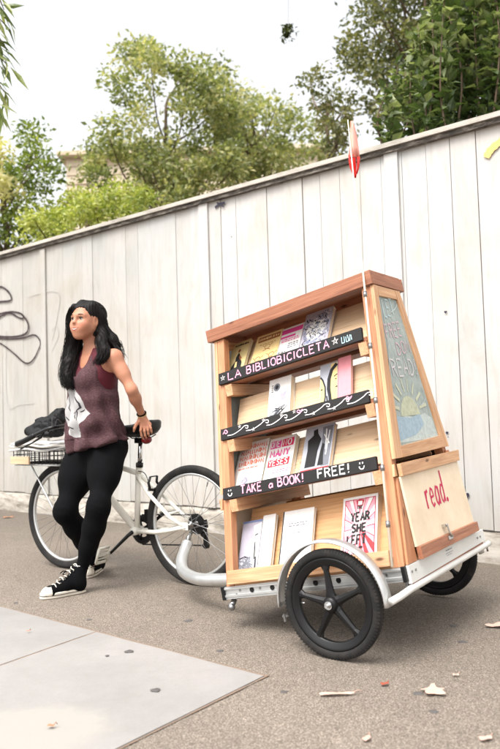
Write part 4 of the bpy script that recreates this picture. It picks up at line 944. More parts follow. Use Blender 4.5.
def bike_wheel(hx):
    wr = bpy.data.objects.new('wheel', None); C.objects.link(wr); wr.parent = bike; wr.matrix_world = bikeM @ Matrix.Translation((hx, 0, .335))
    WM = wr.matrix_world.copy()
    def P(mb, nm, mt): o = mb.build(nm, mt, wr, M=WM); return o
    R = .335; prof = [(R, 0), (R-.003, .012), (R-.010, .020), (R-.020, .022), (R-.036, .016), (R-.045, .011)]; prof += [(r, -h) for r, h in prof[:0:-1]]
    mb = MB(); mb.lathe((0, 0, 0), (0, 1, 0), prof, 96); P(mb, 'tyre', 'tyre')
    rr = R-.043; prof = [(rr, .0105), (rr-.011, .0105), (rr-.016, .006)]; prof += [(r, -h) for r, h in prof[::-1]]
    mb = MB(); mb.lathe((0, 0, 0), (0, 1, 0), prof, 96); P(mb, 'rim', 'alu')
    mb = MB(); mb.lathe((0, 0, 0), (0, 1, 0), [(.002, -.06), (.009, -.06), (.009, -.04), (.024, -.035), (.024, -.03), (.014, -.026), (.014, .026), (.024, .03), (.024, .035), (.009, .04), (.009, .06), (.002, .06)], 24, False); P(mb, 'hub', 'steel')
    sp = []
    for k in range(32):
        t = 2*math.pi*k/32; s_ = 1 if k % 2 else -1; t0 = t+(.9 if (k//2) % 2 else -.9)
        mb = MB(); mb.tube([(.022*math.cos(t0), s_*.032, .022*math.sin(t0)), ((rr-.016)*math.cos(t), s_*.003, (rr-.016)*math.sin(t))], .0013, 4, False); P(mb, 'spoke', 'steel')
    mb = MB(); mb.tube([((rr-.018)*math.cos(2.), 0, (rr-.018)*math.sin(2.)), ((rr-.055)*math.cos(2.), 0, (rr-.055)*math.sin(2.))], .0028, 6); P(mb, 'valve', 'steel')
    return wr
bike_wheel(0); bike_wheel(1.04)
# drivetrain (far side)
def teeth(mb, c, R, n, th, hole):
    vs = []; m_ = n*4
    for h in (-th, th):
        for k in range(m_):
            t = 2*math.pi*k/m_; r = R*(1.0 if k % 4 in (0, 1) else .955); vs.append((c[0]+r*math.cos(t), c[1]+h, c[2]+r*math.sin(t)))
        for k in range(m_):
            t = 2*math.pi*k/m_; vs.append((c[0]+hole*math.cos(t), c[1]+h, c[2]+hole*math.sin(t)))
    q = 2*m_; f = []
    for k in range(m_):
        k2 = (k+1) % m_; f += [(k, k2, q+k2, q+k), (m_+k, q+m_+k, q+m_+k2, m_+k2), (k, m_+k, m_+k2, k2), (q+k, q+k2, q+m_+k2, q+m_+k)]
    mb.add(vs, f)
mb = MB(); teeth(mb, (BBp[0], -.045, BBp[2]), .088, 40, .0015, .062); teeth(mb, (BBp[0], -.052, BBp[2]), .068, 32, .0015, .045)
for k in range(5):
    t = 2*math.pi*k/5; mb.tube([(BBp[0], -.05, BBp[2]), (BBp[0]+.07*math.cos(t), -.049, BBp[2]+.07*math.sin(t))], .006, 8)
bpart(mb, 'chainring', 'black_metal')
mb = MB()
for k, r_ in enumerate((.060, .053, .046, .040, .034, .028)): teeth(mb, (0, -.028-.004*k, .335), r_, 22, .0012, .012)
bpart(mb, 'sprocket_cluster', 'black_metal')
mb = MB()
mb.tube([(BBp[0], -.047, BBp[2]+.088), (0, -.04, .335+.05)], .0045, 6); mb.tube([(BBp[0], -.047, BBp[2]-.088), (-.03, -.04, .215), (-.05, -.042, .205)], .0045, 6); mb.tube([(-.05, -.042, .205), (-.055, -.042, .235), (-.03, -.042, .28), (-.052, -.042, .31)], .0045, 6)
bpart(mb, 'chain', 'black_metal')
mb = MB(); mb.hexa([(-.02, -.062, .30), (-.06, -.062, .315), (-.06, -.040, .315), (-.02, -.040, .30), (-.015, -.062, .35), (-.05, -.062, .36), (-.05, -.040, .36), (-.015, -.040, .35)])
mb.hexa([(-.035, -.060, .20), (-.065, -.060, .20), (-.065, -.045, .20), (-.035, -.045, .20), (-.025, -.060, .305), (-.05, -.060, .31), (-.05, -.045, .31), (-.025, -.045, .305)])
for z, x in ((.215, -.05), (.28, -.035)): mb.cyl((x, -.058, z), (x, -.038, z), .018, 14)
bpart(mb, 'derailleur', 'black_metal', bevel=.002)
mb = MB(); e = (.650, .085, .115); mb.tube([(BBp[0], .035, BBp[2]), (BBp[0]+.02, .055, BBp[2]-.02), (.55, .07, .165), (.572, .075, .145)], [.017, .016, .013, .013], 12, flatten=.7); bpart(mb, 'crank_arm', 'black_metal')
mb = MB(); mb.tube([(BBp[0], -.065, BBp[2]), (BBp[0]-.09, -.07, BBp[2]+.06), (BBp[0]-.16, -.075, BBp[2]+.11)], [.013, .010, .011], 10); bpart(mb, 'crank_arm', 'black_metal')
def pedal(c, tl):
    mb = MB(); cx, cy, cz = c; R_ = Matrix.Rotation(tl, 3, 'Y')
    def W(p): q = R_@Vector(p); return (cx+q.x, cy+q.y, cz+q.z)
    for a, b in (((-.045, .02, 0), (.045, .02, 0)), ((-.045, .105, 0), (.045, .105, 0)), ((-.045, .02, 0), (-.045, .105, 0)), ((.045, .02, 0), (.045, .105, 0)), ((0, -.0, 0), (0, .105, 0)), ((-.022, .02, 0), (-.022, .105, 0)), ((.022, .02, 0), (.022, .105, 0))):
        mb.tube([W(a), W(b)], .0075 if a[0] in (-.045, .045, 0) else .004, 8, flatten=1.2)
    mb.tube([W((.045, .05, 0)), W((.06, .05, .02)), W((.055, .05, .045)), W((.05, .05, .06))], .006, 8)
    return bpart(mb, 'pedal', 'off_white')
pedal((.570, .080, .145), 1.25); pedal((BBp[0]-.16, -.185, BBp[2]+.11), .2)
mb = MB(); mb.tube([(.395, 0, .655), (.383, 0, .80)], .0135, 14); bpart(mb, 'seat_post', 'chrome')
mb = MB(); mb.tube([(.396, 0, .652), (.393, 0, .678)], .022, 14); mb.tube([(.39, .0, .665), (.385, .035, .668), (.345, .045, .682), (.335, .045, .70)], [.006, .006, .005, .005], 8); bpart(mb, 'seat_clamp', 'black_metal')
mb = MB()
for s_ in (-1, 1): mb.tube([(.28, s_*.022, .845), (.33, s_*.022, .822), (.43, s_*.022, .824), (.50, s_*.010, .862)], .0035, 8)
mb.box(.365, .405, -.03, .03, .795, .826); bpart(mb, 'saddle_rail', 'black_metal', bevel=.002)
mb = MB(); vs = []; prof = [(x+.045, w_, z, t*1.9) for x, w_, z, t in [(.215, .035, .912, .012), (.225, .062, .914, .022), (.25, .074, .906, .028), (.29, .074, .898, .030), (.34, .056, .890, .028), (.39, .034, .885, .026), (.44, .023, .883, .024), (.49, .020, .882, .022), (.515, .016, .878, .018), (.522, .006, .872, .008)]]
for x, hw, z, th in prof:
    for k in range(16):
        t = 2*math.pi*k/16; c_, s_ = math.cos(t), math.sin(t); yy = hw*math.copysign(abs(c_)**.8, c_); zz = (th*.55*max(s_, 0)**.8 if s_ > 0 else -th*1.15*abs(s_)**.6); vs.append((x, yy, z+zz-.006*(1-abs(c_))*(1 if s_ > 0 else 0)))
n_ = len(prof); mb.add(vs, [(16*q+i, 16*q+(i+1) % 16, 16*q+16+(i+1) % 16, 16*q+16+i) for q in range(n_-1) for i in range(16)]+[tuple(range(16))[::-1], tuple(16*(n_-1)+i for i in range(16))], None, True); bpart(mb, 'saddle', 'black_plastic')
mb = MB(); mb.sphere((.335, .0, .815), (.03, .036, .026), 18, 12); bpart(mb, 'tail_light', 'red_glass')
mb = MB(); mb.tube([(.875, 0, .80), (.868, 0, .86), (.85, 0, .905), (.875, 0, .912)], .013, 12); bpart(mb, 'stem', 'black_metal')
mb = MB(); bl = [(.875, 0, .912), (.86, .10, .912), (.845, .22, .905), (.87, .27, .897), (.96, .275, .868), (1.05, .27, .838)]
mb.tube(catmull(bl, 5), .011, 12); mb.tube(catmull([(x, -y, z) for x, y, z in bl], 5), .011, 12); bpart(mb, 'handlebar', 'black_metal')
for s_ in (1, -1):
    mb = MB(); mb.tube([(.99, s_*.275, .858), (1.0, s_*.275, .855), (1.10, s_*.268, .822), (1.17, s_*.264, .804), (1.178, s_*.264, .802)], [.012, .0165, .0165, .018, .012], 14); bpart(mb, 'grip', 'black_plastic')
    mb = MB(); mb.tube([(.92, s_*.27, .875), (.95, s_*.262, .845), (1.02, s_*.262, .815), (1.14, s_*.262, .772)], [.010, .008, .005, .005], 8); bpart(mb, 'brake_lever', 'black_metal')
mb = MB(); mb.cyl((.93, .20, .86), (.99, .20, .86), .022, 16); mb.tube([(.96, .2, .86), (.93, .22, .90)], .006, 8); bpart(mb, 'front_lamp', 'black_plastic', bevel=.003)
for k, cpts in enumerate([[(.90, .22, .89), (.96, .15, .98), (.93, .05, .86), (.90, .02, .72)], [(.90, .2, .89), (.98, .10, .95), (1.0, .0, .85), (.93, -.01, .70)]]):
    mb = MB(); mb.tube(catmull(cpts, 6), .0028, 6); bpart(mb, 'cable', 'black_plastic')
mb = MB(); mb.tube(catmull([(.41, .01, .63), (.33, .03, .62), (.28, .05, .56), (.285, .055, .52)], 5), .0026, 6); bpart(mb, 'cable', 'black_plastic')
mb = MB()
for s_ in (-1, 1):
    mb.tube([(.275, s_*.048, .53), (.295, s_*.036, .565), (.285, s_*.03, .60)], [.009, .008, .007], 8); mb.box(.255, .30, s_*.026-.008, s_*.026+.008, .517, .532)
mb.tube([(.285, -.03, .60), (.285, .03, .60)], .004, 6); bpart(mb, 'rear_brake', 'black_metal')
mb = MB(); mb.box(.35, .385, -.052, -.02, .33, .40); bpart(mb, 'front_derailleur', 'black_metal', bevel=.003)
# front rack
mb = MB()
for y in (-.15, -.05, .05, .15): mb.tube([(.95, y, .665), (1.33, y, .665)], .005, 8)
for x in (.95, 1.14, 1.33): mb.tube([(x, -.15, .665), (x, .15, .665)], .006, 8)
for s_ in (-1, 1): mb.tube([(1.21, s_*.12, .66), (1.06, s_*.063, .36), (1.04, s_*.062, .338)], .0055, 8)
mb.tube([(.95, 0, .665), (.905, 0, .70)], .006, 8); bpart(mb, 'front_rack', 'alu')

basket = thing('wire_basket', 'black wire basket with a bare wooden side board on the front rack of the bicycle', 'basket', M=bikeM@Matrix.Translation((1.12, 0, .672)))
bM = basket.matrix_world.copy()
mb = MB(); X0, X1, Y0, Y1, Z1 = -.21, .20, -.17, .17, .085
for z in (.004, .03, .058, Z1): mb.tube([(X0, Y0, z), (X1, Y0, z), (X1, Y1, z), (X0, Y1, z), (X0, Y0, z)], .004 if z > .08 else .0022, 6)
for k in range(13):
    x = X0+(X1-X0)*k/12
    for y in (Y0, Y1): mb.tube([(x, y, .0), (x, y, Z1)], .0028, 6)
    mb.tube([(x, Y0, .004), (x, Y1, .004)], .002, 5)
for k in range(9):
    y = Y0+(Y1-Y0)*k/8
    for x in (X0, X1): mb.tube([(x, y, 0), (x, y, Z1)], .0028, 6)
mb.build('wire_frame', 'black_metal', basket, M=bM)
mb = MB(); mb.box(.035, X1+.01, Y1+.005, Y1+.018, .0, .048); mb.build('side_board', 'ply', basket, .0015, M=bM)
for k, (z, rot, mt, sx) in enumerate([(.09, .05, 'newsprint', .21), (.107, -.06, 'paper', .215), (.122, .09, 'newsprint', .19)]):
    mb = MB(); n = 10; vs = []
    for lay in (0, 1):
        for i in range(n+1):
            for j in range(n+1):
                x = -sx+2*sx*i/n; y = -.18+.36*j/n; vs.append((x, y, .014*lay+.006*math.sin(x*22+k)+.005*math.sin(y*30+2*k)-.10*max(0, abs(y)-.16)))
    q = (n+1)**2; fs = []
    for i in range(n):
        for j in range(n):
            a = i*(n+1)+j; fs += [(a, a+1, a+n+2, a+n+1), (q+a, q+a+n+1, q+a+n+2, q+a+1)]
    for i in range(n):
        for a, b in ((i*(n+1), (i+1)*(n+1)), ((i+1)*(n+1)+n, i*(n+1)+n), (i+1, i), (n*(n+1)+i, n*(n+1)+i+1)): fs.append((a, b, q+b, q+a))
    mb.add(vs, fs, None, True); o = mb.build('newspaper', mt, None); o.matrix_world = bikeM@Matrix.Translation((1.13, 0.01, .672+z))@Matrix.Rotation(rot, 4, 'Z')
    tag(o, ['lowest folded newspaper in the bicycle basket', 'white folded newspaper in the middle of the basket pile', 'topmost rumpled grey newspaper under the black bag'][k], 'newspaper', 'folded newspapers in the bicycle basket')

# ------------------------------------------------------------------ signed distance modelling
class SDF:
    def __init__(self, xs, ys, zs):
        self.xs, self.ys, self.zs = [np.asarray(a, np.float32) for a in (xs, ys, zs)]
        self.F = np.full((len(xs), len(ys), len(zs)), .06, np.float32); self.band = .06
    def _sub(self, lo, hi, pad):
        sl = []
        for a, l, h in zip((self.xs, self.ys, self.zs), lo, hi):
            i = np.searchsorted(a, l-pad); j = np.searchsorted(a, h+pad); sl.append(slice(max(i-1, 0), min(j+1, len(a))))
        X, Y, Z = np.meshgrid(self.xs[sl[0]], self.ys[sl[1]], self.zs[sl[2]], indexing='ij'); return tuple(sl), X, Y, Z
    def put(self, sl, D, k=.02, op='u'):
        A = self.F[sl]
        if op == 'u': h = np.maximum(k-np.abs(A-D), 0)/k; self.F[sl] = np.minimum(A, D)-h*h*k*.25
        else: D = -D; h = np.maximum(k-np.abs(A-D), 0)/k; self.F[sl] = np.maximum(A, D)+h*h*k*.25
    def cone(self, a, b, r1, r2, k=.02, op='u', sq=None):
        a, b = V(a, float), V(b, float); R = max(r1, r2); sl, X, Y, Z = self._sub(np.minimum(a, b)-R, np.maximum(a, b)+R, self.band)
        d = b-a; L = d@d; t = np.clip(((X-a[0])*d[0]+(Y-a[1])*d[1]+(Z-a[2])*d[2])/L, 0, 1)
        px, py, pz = X-a[0]-t*d[0], Y-a[1]-t*d[1], Z-a[2]-t*d[2]
        if sq is not None:      # flatten along unit vector sq[:3] by factor sq[3]
            q = px*sq[0]+py*sq[1]+pz*sq[2]; f = sq[3]-1; px = px+q*f*sq[0]; py = py+q*f*sq[1]; pz = pz+q*f*sq[2]
        self.put(sl, np.sqrt(px*px+py*py+pz*pz)-(r1+(r2-r1)*t), k, op)
    def ell(self, c, r, R=None, k=.02, op='u'):
        c = V(c, float); r = V(r, float)*np.ones(3); m_ = r.max(); sl, X, Y, Z = self._sub(c-m_, c+m_, self.band)
        P = np.stack([X-c[0], Y-c[1], Z-c[2]]).reshape(3, -1)
        if R is not None: P = R.T@P
        k0 = np.sqrt(((P/r[:, None])**2).sum(0)); k1 = np.sqrt(((P/(r[:, None]**2))**2).sum(0))+1e-9
        D = np.where(k0 < .05, -r.min(), k0*(k0-1)/k1).reshape(X.shape); self.put(sl, D.astype(np.float32), k, op)
    def loft(self, rows, e1, e2, k=.02, p=2.3, grow=0., z0=None, z1=None, fold=None, op='u'):
        # rows: (z, cx, cy, a, b)
        rows = np.array(sorted(rows)); zs = rows[:, 0]; za, zb = (zs[0] if z0 is None else z0), (zs[-1] if z1 is None else z1)
        m_ = rows[:, 3].max()+grow+.03; c = rows[:, 1:3]
        sl, X, Y, Z = self._sub((c[:, 0].min()-m_, c[:, 1].min()-m_, za), (c[:, 0].max()+m_, c[:, 1].max()+m_, zb), self.band)
        zv = self.zs[sl[2]]; I = lambda j: np.interp(zv, zs, rows[:, j])[None, None, :]
        dx, dy = X-I(1), Y-I(2); q1 = dx*e1[0]+dy*e1[1]; q2 = dx*e2[0]+dy*e2[1]; a, b = I(3)+grow, I(4)+grow
        if fold is not None: g_ = fold(q1, q2, Z); a = a+g_; b = b+g_
        rr = (np.abs(q1/a)**p+np.abs(q2/b)**p)**(1/p); D = (rr-1)*np.minimum(a, b)*.9
        cap = np.maximum(za-Z, Z-zb); D = np.where(cap > 0, np.sqrt(np.maximum(D, 0)**2+cap**2), np.maximum(D, cap)); self.put(sl, D.astype(np.float32), k, op)
    def mesh(self):
        F = self.F; S_ = F < 0; nx, ny, nz = F.shape
        c = np.zeros((nx-1, ny-1, nz-1), np.int8)
        for i in (0, 1):
            for j in (0, 1):
                for k in (0, 1): c += S_[i:nx-1+i, j:ny-1+j, k:nz-1+k]
        act = (c > 0) & (c < 8); idx = np.full(act.shape, -1, np.int32); I, J, K = np.nonzero(act); idx[I, J, K] = np.arange(len(I))
        acc = np.zeros((len(I), 3)); cnt = np.zeros(len(I)); ax = (self.xs, self.ys, self.zs)
        for d in range(3):
            o = [q for q in range(3) if q != d]
            for u in (0, 1):
                for v in (0, 1):
                    p0 = [I.copy(), J.copy(), K.copy()]; p0[o[0]] += u; p0[o[1]] += v; p1 = [q.copy() for q in p0]; p1[d] += 1
                    f0, f1 = F[tuple(p0)], F[tuple(p1)]; m_ = (f0 < 0) != (f1 < 0); t = np.where(m_, f0/np.where(m_, f0-f1, 1), 0)
                    pos = np.stack([ax[q][p0[q]] for q in range(3)], 1).astype(float); pos[:, d] += t*(ax[d][p1[d]]-ax[d][p0[d]])
                    acc += pos*m_[:, None]; cnt += m_
        Vv = acc/cnt[:, None]; Q = []
        for d in range(3):
            sl0 = [slice(1, -1)]*3; sl0[d] = slice(0, F.shape[d]-1); sl1 = list(sl0); sl1[d] = slice(1, F.shape[d])
            a, b = S_[tuple(sl0)], S_[tuple(sl1)]; m_ = a != b; G = list(np.nonzero(m_)); flip = a[m_]
            o = [q for q in range(3) if q != d]; base = [g_.copy() for g_ in G]; base[o[0]] += 1; base[o[1]] += 1
            def cell(u, v): q = [g_.copy() for g_ in base]; q[o[0]] -= 1-u; q[o[1]] -= 1-v; return idx[tuple(q)]
            q = np.stack([cell(0, 0), cell(1, 0), cell(1, 1), cell(0, 1)], 1)
            if d == 1: flip = ~flip
            q[~flip] = q[~flip][:, ::-1]; Q.append(q)
        Q = np.concatenate(Q); Q = Q[(Q >= 0).all(1)]; return Vv, Q
def smooth_mesh(v, f, it=2, lam=.5):
    v = v.copy()
    for _ in range(it):
        acc = np.zeros_like(v); cnt = np.zeros(len(v))
        for a, b in ((0, 1), (1, 2), (2, 3), (3, 0)):
            np.add.at(acc, f[:, a], v[f[:, b]]); np.add.at(acc, f[:, b], v[f[:, a]]); np.add.at(cnt, f[:, a], 1); np.add.at(cnt, f[:, b], 1)
        v += lam*(acc/np.maximum(cnt, 1)[:, None]-v)
    return v
def noise3(p, seed=0, octv=4, base=6.):
    r = np.random.default_rng(seed); out = 0
    for o in range(octv):
        for _ in range(4):
            d = r.normal(size=3); d /= np.linalg.norm(d); out = out+np.sin((p@d)*base*2**o+r.uniform(0, 6.28)+1.5*np.sin((p@r.normal(size=3))*base*.6*2**o))/(2**o*4)
    return out
def axis(*segs):
    # non uniform grid axis: (start, end, step), ...
    out = []
    for a, b, s_ in segs: out += list(np.arange(a, b-1e-6, s_))
    return np.array(sorted(set(np.round(out, 5))))

# black bag on the newspapers
bc = depth((47, 424), 4.80)
g_ = SDF(np.arange(bc[0]-.2, bc[0]+.2, .006), np.arange(bc[1]-.18, bc[1]+.18, .006), np.arange(bc[2]-.12, bc[2]+.14, .006))
for px, y, r in [((36, 430), 4.80, (.06, .07, .035)), ((46, 425), 4.80, (.085, .09, .045)), ((57, 419), 4.78, (.06, .08, .05)), ((61, 412), 4.80, (.035, .04, .03)), ((44, 433), 4.76, (.08, .07, .03)), ((57, 430), 4.76, (.05, .06, .045))]:
    g_.ell(depth(px, y), r, k=.03)
v, f = g_.mesh(); dsp = noise3(v, 4, 4, 22.); dr = v-bc; dr /= np.linalg.norm(dr, axis=1)[:, None]; v = v+dr*(np.abs(dsp)*.028-.008)[:, None]
bag = npmesh('bag', smooth_mesh(v, f, 1), f, 'bag_black'); tag(bag, 'crumpled black bag heaped on the newspapers in the bicycle basket', 'bag')

# ------------------------------------------------------------------ the woman
D_ = depth
woman = thing('person', 'smiling woman in maroon tank top and black leggings resting a hand on the saddle', 'person', loc=tuple(ground((82, 592))))
def wpart(o):
    o.parent = woman; o.matrix_parent_inverse = Matrix.Translation(-Vector(woman.location)); return o
E1 = V([.74, -.67, 0]); E1 /= np.linalg.norm(E1); E2 = V([-E1[1]*-1*-1, 0, 0]); E2 = V([E1[1], -E1[0], 0])      # her right-to-left axis, chest direction
NB = D_((94, 348), 4.25)           # neck base
SHL, SHR = D_((115, 358), 4.13), D_((76, 361), 4.36)
ELB, WRI, KNU = D_((131.8, 390), 4.10), D_((142, 415), 4.22), D_((146, 425), 4.25)
ELR, WRR = D_((80, 402), 4.52), D_((74, 430), 4.60)
HPL, HPR = D_((109, 446), 4.22), D_((86, 447), 4.33)
KNL, ANL = D_((98.5, 507), 3.98), D_((81, 571), 4.04)
KNR, ANR = D_((65, 511), 4.10), D_((93, 560), 4.34)
PEL = (HPL+HPR)/2
def srow(py, px, a, b, y=4.24, dz=0): p = D_((px, py), y); return (p[2]+dz, p[0], p[1], a, b)
TORSO = [srow(345, 94, .040, .045, 4.25), srow(352, 95, .085, .058, 4.245), srow(358, 96, .148, .075, 4.24), srow(368, 96, .150, .090, 4.235), srow(380, 95, .142, .104, 4.23), srow(392, 94.5, .128, .098, 4.235), srow(406, 94, .112, .086, 4.245), srow(416, 94.5, .112, .086, 4.25), srow(428, 95.5, .134, .100, 4.26), srow(440, 96.5, .160, .118, 4.27), srow(452, 97.5, .172, .122, 4.275), srow(462, 97.5, .160, .105, 4.275)]
# head frame
HC_ = D_((85.8, 321.5), 4.20)
yaw = math.radians(31); FW = V([-math.sin(yaw), -math.cos(yaw), .02]); FW /= np.linalg.norm(FW)
LW = V([math.cos(yaw), -math.sin(yaw), -.03]); LW -= FW*(LW@FW); LW /= np.linalg.norm(LW); UW = np.cross(LW, -FW)
if UW[2] < 0: UW = -UW
HR = np.stack([LW, FW, UW], 1)             # columns: her left, face forward, up
def Hp(x, y, z): return HC_+HR@V([x, y, z])
def head(g, s=1.):
    g.ell(Hp(0, -.018, .035), (.071, .090, .078), HR, .03)
    g.ell(Hp(0, .010, -.004), (.061, .070, .068), HR, .04)
    g.ell(Hp(0, .034, -.056), (.038, .044, .042), HR, .04)
    g.ell(Hp(0, .060, -.088), (.020, .018, .017), HR, .03)
    for q in (-1, 1):
        g.cone(Hp(q*.047, .0, -.036), Hp(q*.020, .052, -.080), .015, .013, .035)
        g.ell(Hp(q*.034, .054, -.028), (.027, .023, .024), HR, .035)
        g.ell(Hp(q*.031, .086, .008), (.017, .010, .010), HR, .020, 's')
        g.cone(Hp(q*.012, .078, .028), Hp(q*.042, .062, .026), .0075, .007, .022)
        g.ell(Hp(q*.072, -.006, -.004), (.009, .018, .030), HR, .008); g.ell(Hp(q*.078, -.003, .0), (.004, .009, .016), HR, .006, 's')
        g.ell(Hp(q*.0120, .084, -.022), (.0070, .0075, .0065), HR, .010)
    g.cone(Hp(0, .078, .022), Hp(0, .094, -.012), .0070, .0090, .014); g.ell(Hp(0, .096, -.016), (.0100, .0095, .0085), HR, .010)
    for q in (-1, 1): g.ell(Hp(q*.006, .0945, -.0255), (.0035, .004, .003), HR, .004, 's')
    g.ell(Hp(0, .072, -.052), (.034, .018, .020), HR, .025)
    for q in (-1, 1):
        g.cone(Hp(q*.026, .074, -.0440), Hp(0, .0885, -.0455), .0034, .0044, .006); g.cone(Hp(q*.024, .073, -.0540), Hp(0, .0870, -.0620), .0034, .0052, .006)
        g.cone(Hp(q*.030, .076, -.030), Hp(q*.037, .066, -.054), .0020, .0018, .010, 's')
def fingers_left():
    # palm over the saddle's tail, four unequal fingers curling down in front of it, thumb to the left
    ch = []
    for k, (b, m1, m2, t) in enumerate([((141.3, 424.8), (140.6, 430.5), (141.6, 435.6), (143.4, 439.2)), ((144.2, 425.6), (144.4, 431.2), (145.2, 435.6), (146.4, 438.6)), ((147.0, 425.4), (147.9, 430.2), (148.4, 433.8), (149.0, 436.2)), ((149.4, 424.4), (150.8, 428.4), (151.4, 431.4), (151.8, 433.4))]):
        y0 = 4.225-.004*k; ch.append([D_(b, y0), D_(m1, 4.195-.003*k), D_(m2, 4.20-.003*k), D_(t, 4.215-.003*k)])
    th = [D_((139.5, 420.5), 4.225), D_((136.2, 424.5), 4.20), D_((134.4, 428.3), 4.195), D_((133.8, 431.2), 4.20)]
    return ch, th
def hand(g, wrist, fing, thumb, rr=.0078):
    pts = [c[0] for c in fing]
    for p in pts: g.cone(wrist+(p-wrist)*.15, p, .014, .0115, .012)
    g.cone(pts[0], pts[-1], .0115, .010, .01)
    for k, c in enumerate(fing):
        r = rr*(1., 1.02, .97, .85)[k]
        g.cone(c[0], c[1], r*1.15, r, .005); g.cone(c[1], c[2], r, r*.9, .004); g.cone(c[2], c[3], r*.9, r*.75, .004)
    g.cone(wrist+(thumb[0]-wrist)*.3, thumb[0], .016, .013, .012); g.cone(thumb[0], thumb[1], .0125, .0098, .008); g.cone(thumb[1], thumb[2], .0095, .0085, .004); g.cone(thumb[2], thumb[3], .0085, .0065, .004)
lo = np.minimum.reduce([HPL, HPR, KNL, KNR, ANL, ANR, HC_, WRI, WRR])-.16; hi = np.maximum.reduce([HPL, HPR, KNL, KNR, ANL, ANR, HC_, WRI, WRR, ELB])+.14
fx0, fx1 = HC_[0]-.12, HC_[0]+.12
def body_grid():
    xs = axis((lo[0], HC_[0]-.11, .009), (HC_[0]-.11, HC_[0]+.11, .0027), (HC_[0]+.11, WRI[0]-.075, .008), (WRI[0]-.075, WRI[0]+.085, .0036), (WRI[0]+.085, hi[0], .009))
    ys = axis((lo[1], HC_[1]-.12, .010), (HC_[1]-.12, HC_[1]+.10, .0027), (HC_[1]+.10, HC_[1]+.14, .005), (HC_[1]+.14, hi[1]+.05, .008))
    zs = axis((.03, .60, .011), (.60, WRI[2]-.13, .009), (WRI[2]-.13, WRI[2]+.04, .0036), (WRI[2]+.04, HC_[2]-.14, .008), (HC_[2]-.14, HC_[2]+.06, .0027), (HC_[2]+.06, HC_[2]+.14, .006)); return SDF(xs, ys, zs)
g = body_grid()
g.loft(TORSO, E1, E2, .02, z0=D_((97, 447), 4.27)[2])
g.cone(D_((95, 356), 4.25), Hp(0, -.030, -.050), .052, .047, .03)
g.cone(NB+V([0, 0, -.02]), SHL+V([-.01, 0, .008]), .040, .040, .03); g.cone(NB+V([0, 0, -.02]), SHR+V([.01, 0, .008]), .040, .040, .03)
for q, s_ in ((SHL, 1), (SHR, -1)):
    g.cone(q, q+V([0, 0, -.02]), .042, .040, .03)
g.cone(SHL, SHL+(ELB-SHL)*.5, .039, .034, .03); g.cone(SHL+(ELB-SHL)*.4, ELB, .035, .028, .03); g.cone(ELB, ELB+(WRI-ELB)*.35, .0285, .0295, .03); g.cone(ELB+(WRI-ELB)*.3, WRI, .0295, .0205, .03)
g.cone(SHR, ELR, .044, .033, .02); g.cone(ELR, WRR, .035, .023, .02)
for q in (-1, 1): g.ell(D_((93, 380), 4.23)+E1*q*.062+E2*.078, (.052, .052, .055), None, .035)
for a, b, c in ((HPL, KNL, ANL), (HPR, KNR, ANR)):
    g.cone(a, b, .070, .040, .03); g.cone(b, b+(c-b)*.4, .036, .034, .02); g.cone(b+(c-b)*.3, c, .034, .028, .02)
FTOE = ground((43, 599)); FHEEL = ground((85, 592)); FTOE2 = ground((87, 577.5)); FHEEL2 = ground((101, 570))
FTOE2 = FHEEL2+(FTOE2-FHEEL2)/np.linalg.norm(FTOE2-FHEEL2)*.24
for an, he, to in ((ANL, FHEEL, FTOE), (ANR, FHEEL2, FTOE2)):
    g.cone(an, he+V([0, 0, .055])+(to-he)*.15, .030, .032, .02); g.cone(he+(to-he)*.2+V([0, 0, .05]), he+(to-he)*.75+V([0, 0, .035]), .032, .026, .02)
head(g)
FL, TL = fingers_left(); hand(g, WRI, FL, TL)
wdir = (WRR-ELR)/np.linalg.norm(WRR-ELR); FRR = []
for k in range(4):
    b_ = WRR+wdir*.075+bd3*(.014*k-.02); FRR.append([b_, b_+wdir*.03+bl3*.012, b_+wdir*.045+bl3*.03, b_+wdir*.035+bl3*.045])
TR_ = [WRR+wdir*.03-bd3*.03, WRR+wdir*.055-bd3*.045, WRR+wdir*.075-bd3*.05, WRR+wdir*.09-bd3*.048]; hand(g, WRR, FRR, TR_)
bv, bf = g.mesh(); bv = smooth_mesh(bv, bf, 1, .4)
# mouth: lips and a row of teeth are regions of the same surface
L_ = (bv-HC_)@HR; ax_ = np.abs(L_[:, 0]); zc_ = -.0540+11.*ax_**2; hh = .0038*np.clip(1-(ax_/.0245)**2, 0, 1); fr_ = (L_[:, 1] > .060) & (np.abs(L_[:, 2]+.053) < .03)
lipa = np.clip(.5+(hh+.0056*np.clip(1.12-ax_/.030, 0, 1)+.0012*(L_[:, 2] < zc_)-np.abs(L_[:, 2]-zc_))/.003, 0, 1)*fr_*(ax_ < .030); tooth = np.clip(.5+(hh-np.abs(L_[:, 2]-zc_))/.003, 0, 1)*fr_*(ax_ < .0235)
blush = sum(.35*np.exp(-(((L_[:, 0]-q*.038)/.02)**2+((L_[:, 2]+.028)/.02)**2))*(L_[:, 1] > .02) for q in (-1, 1))
body = wpart(npmesh('body', bv, bf, 'skin', attrs={'lip': lipa, 'tooth': tooth, 'blush': blush}))
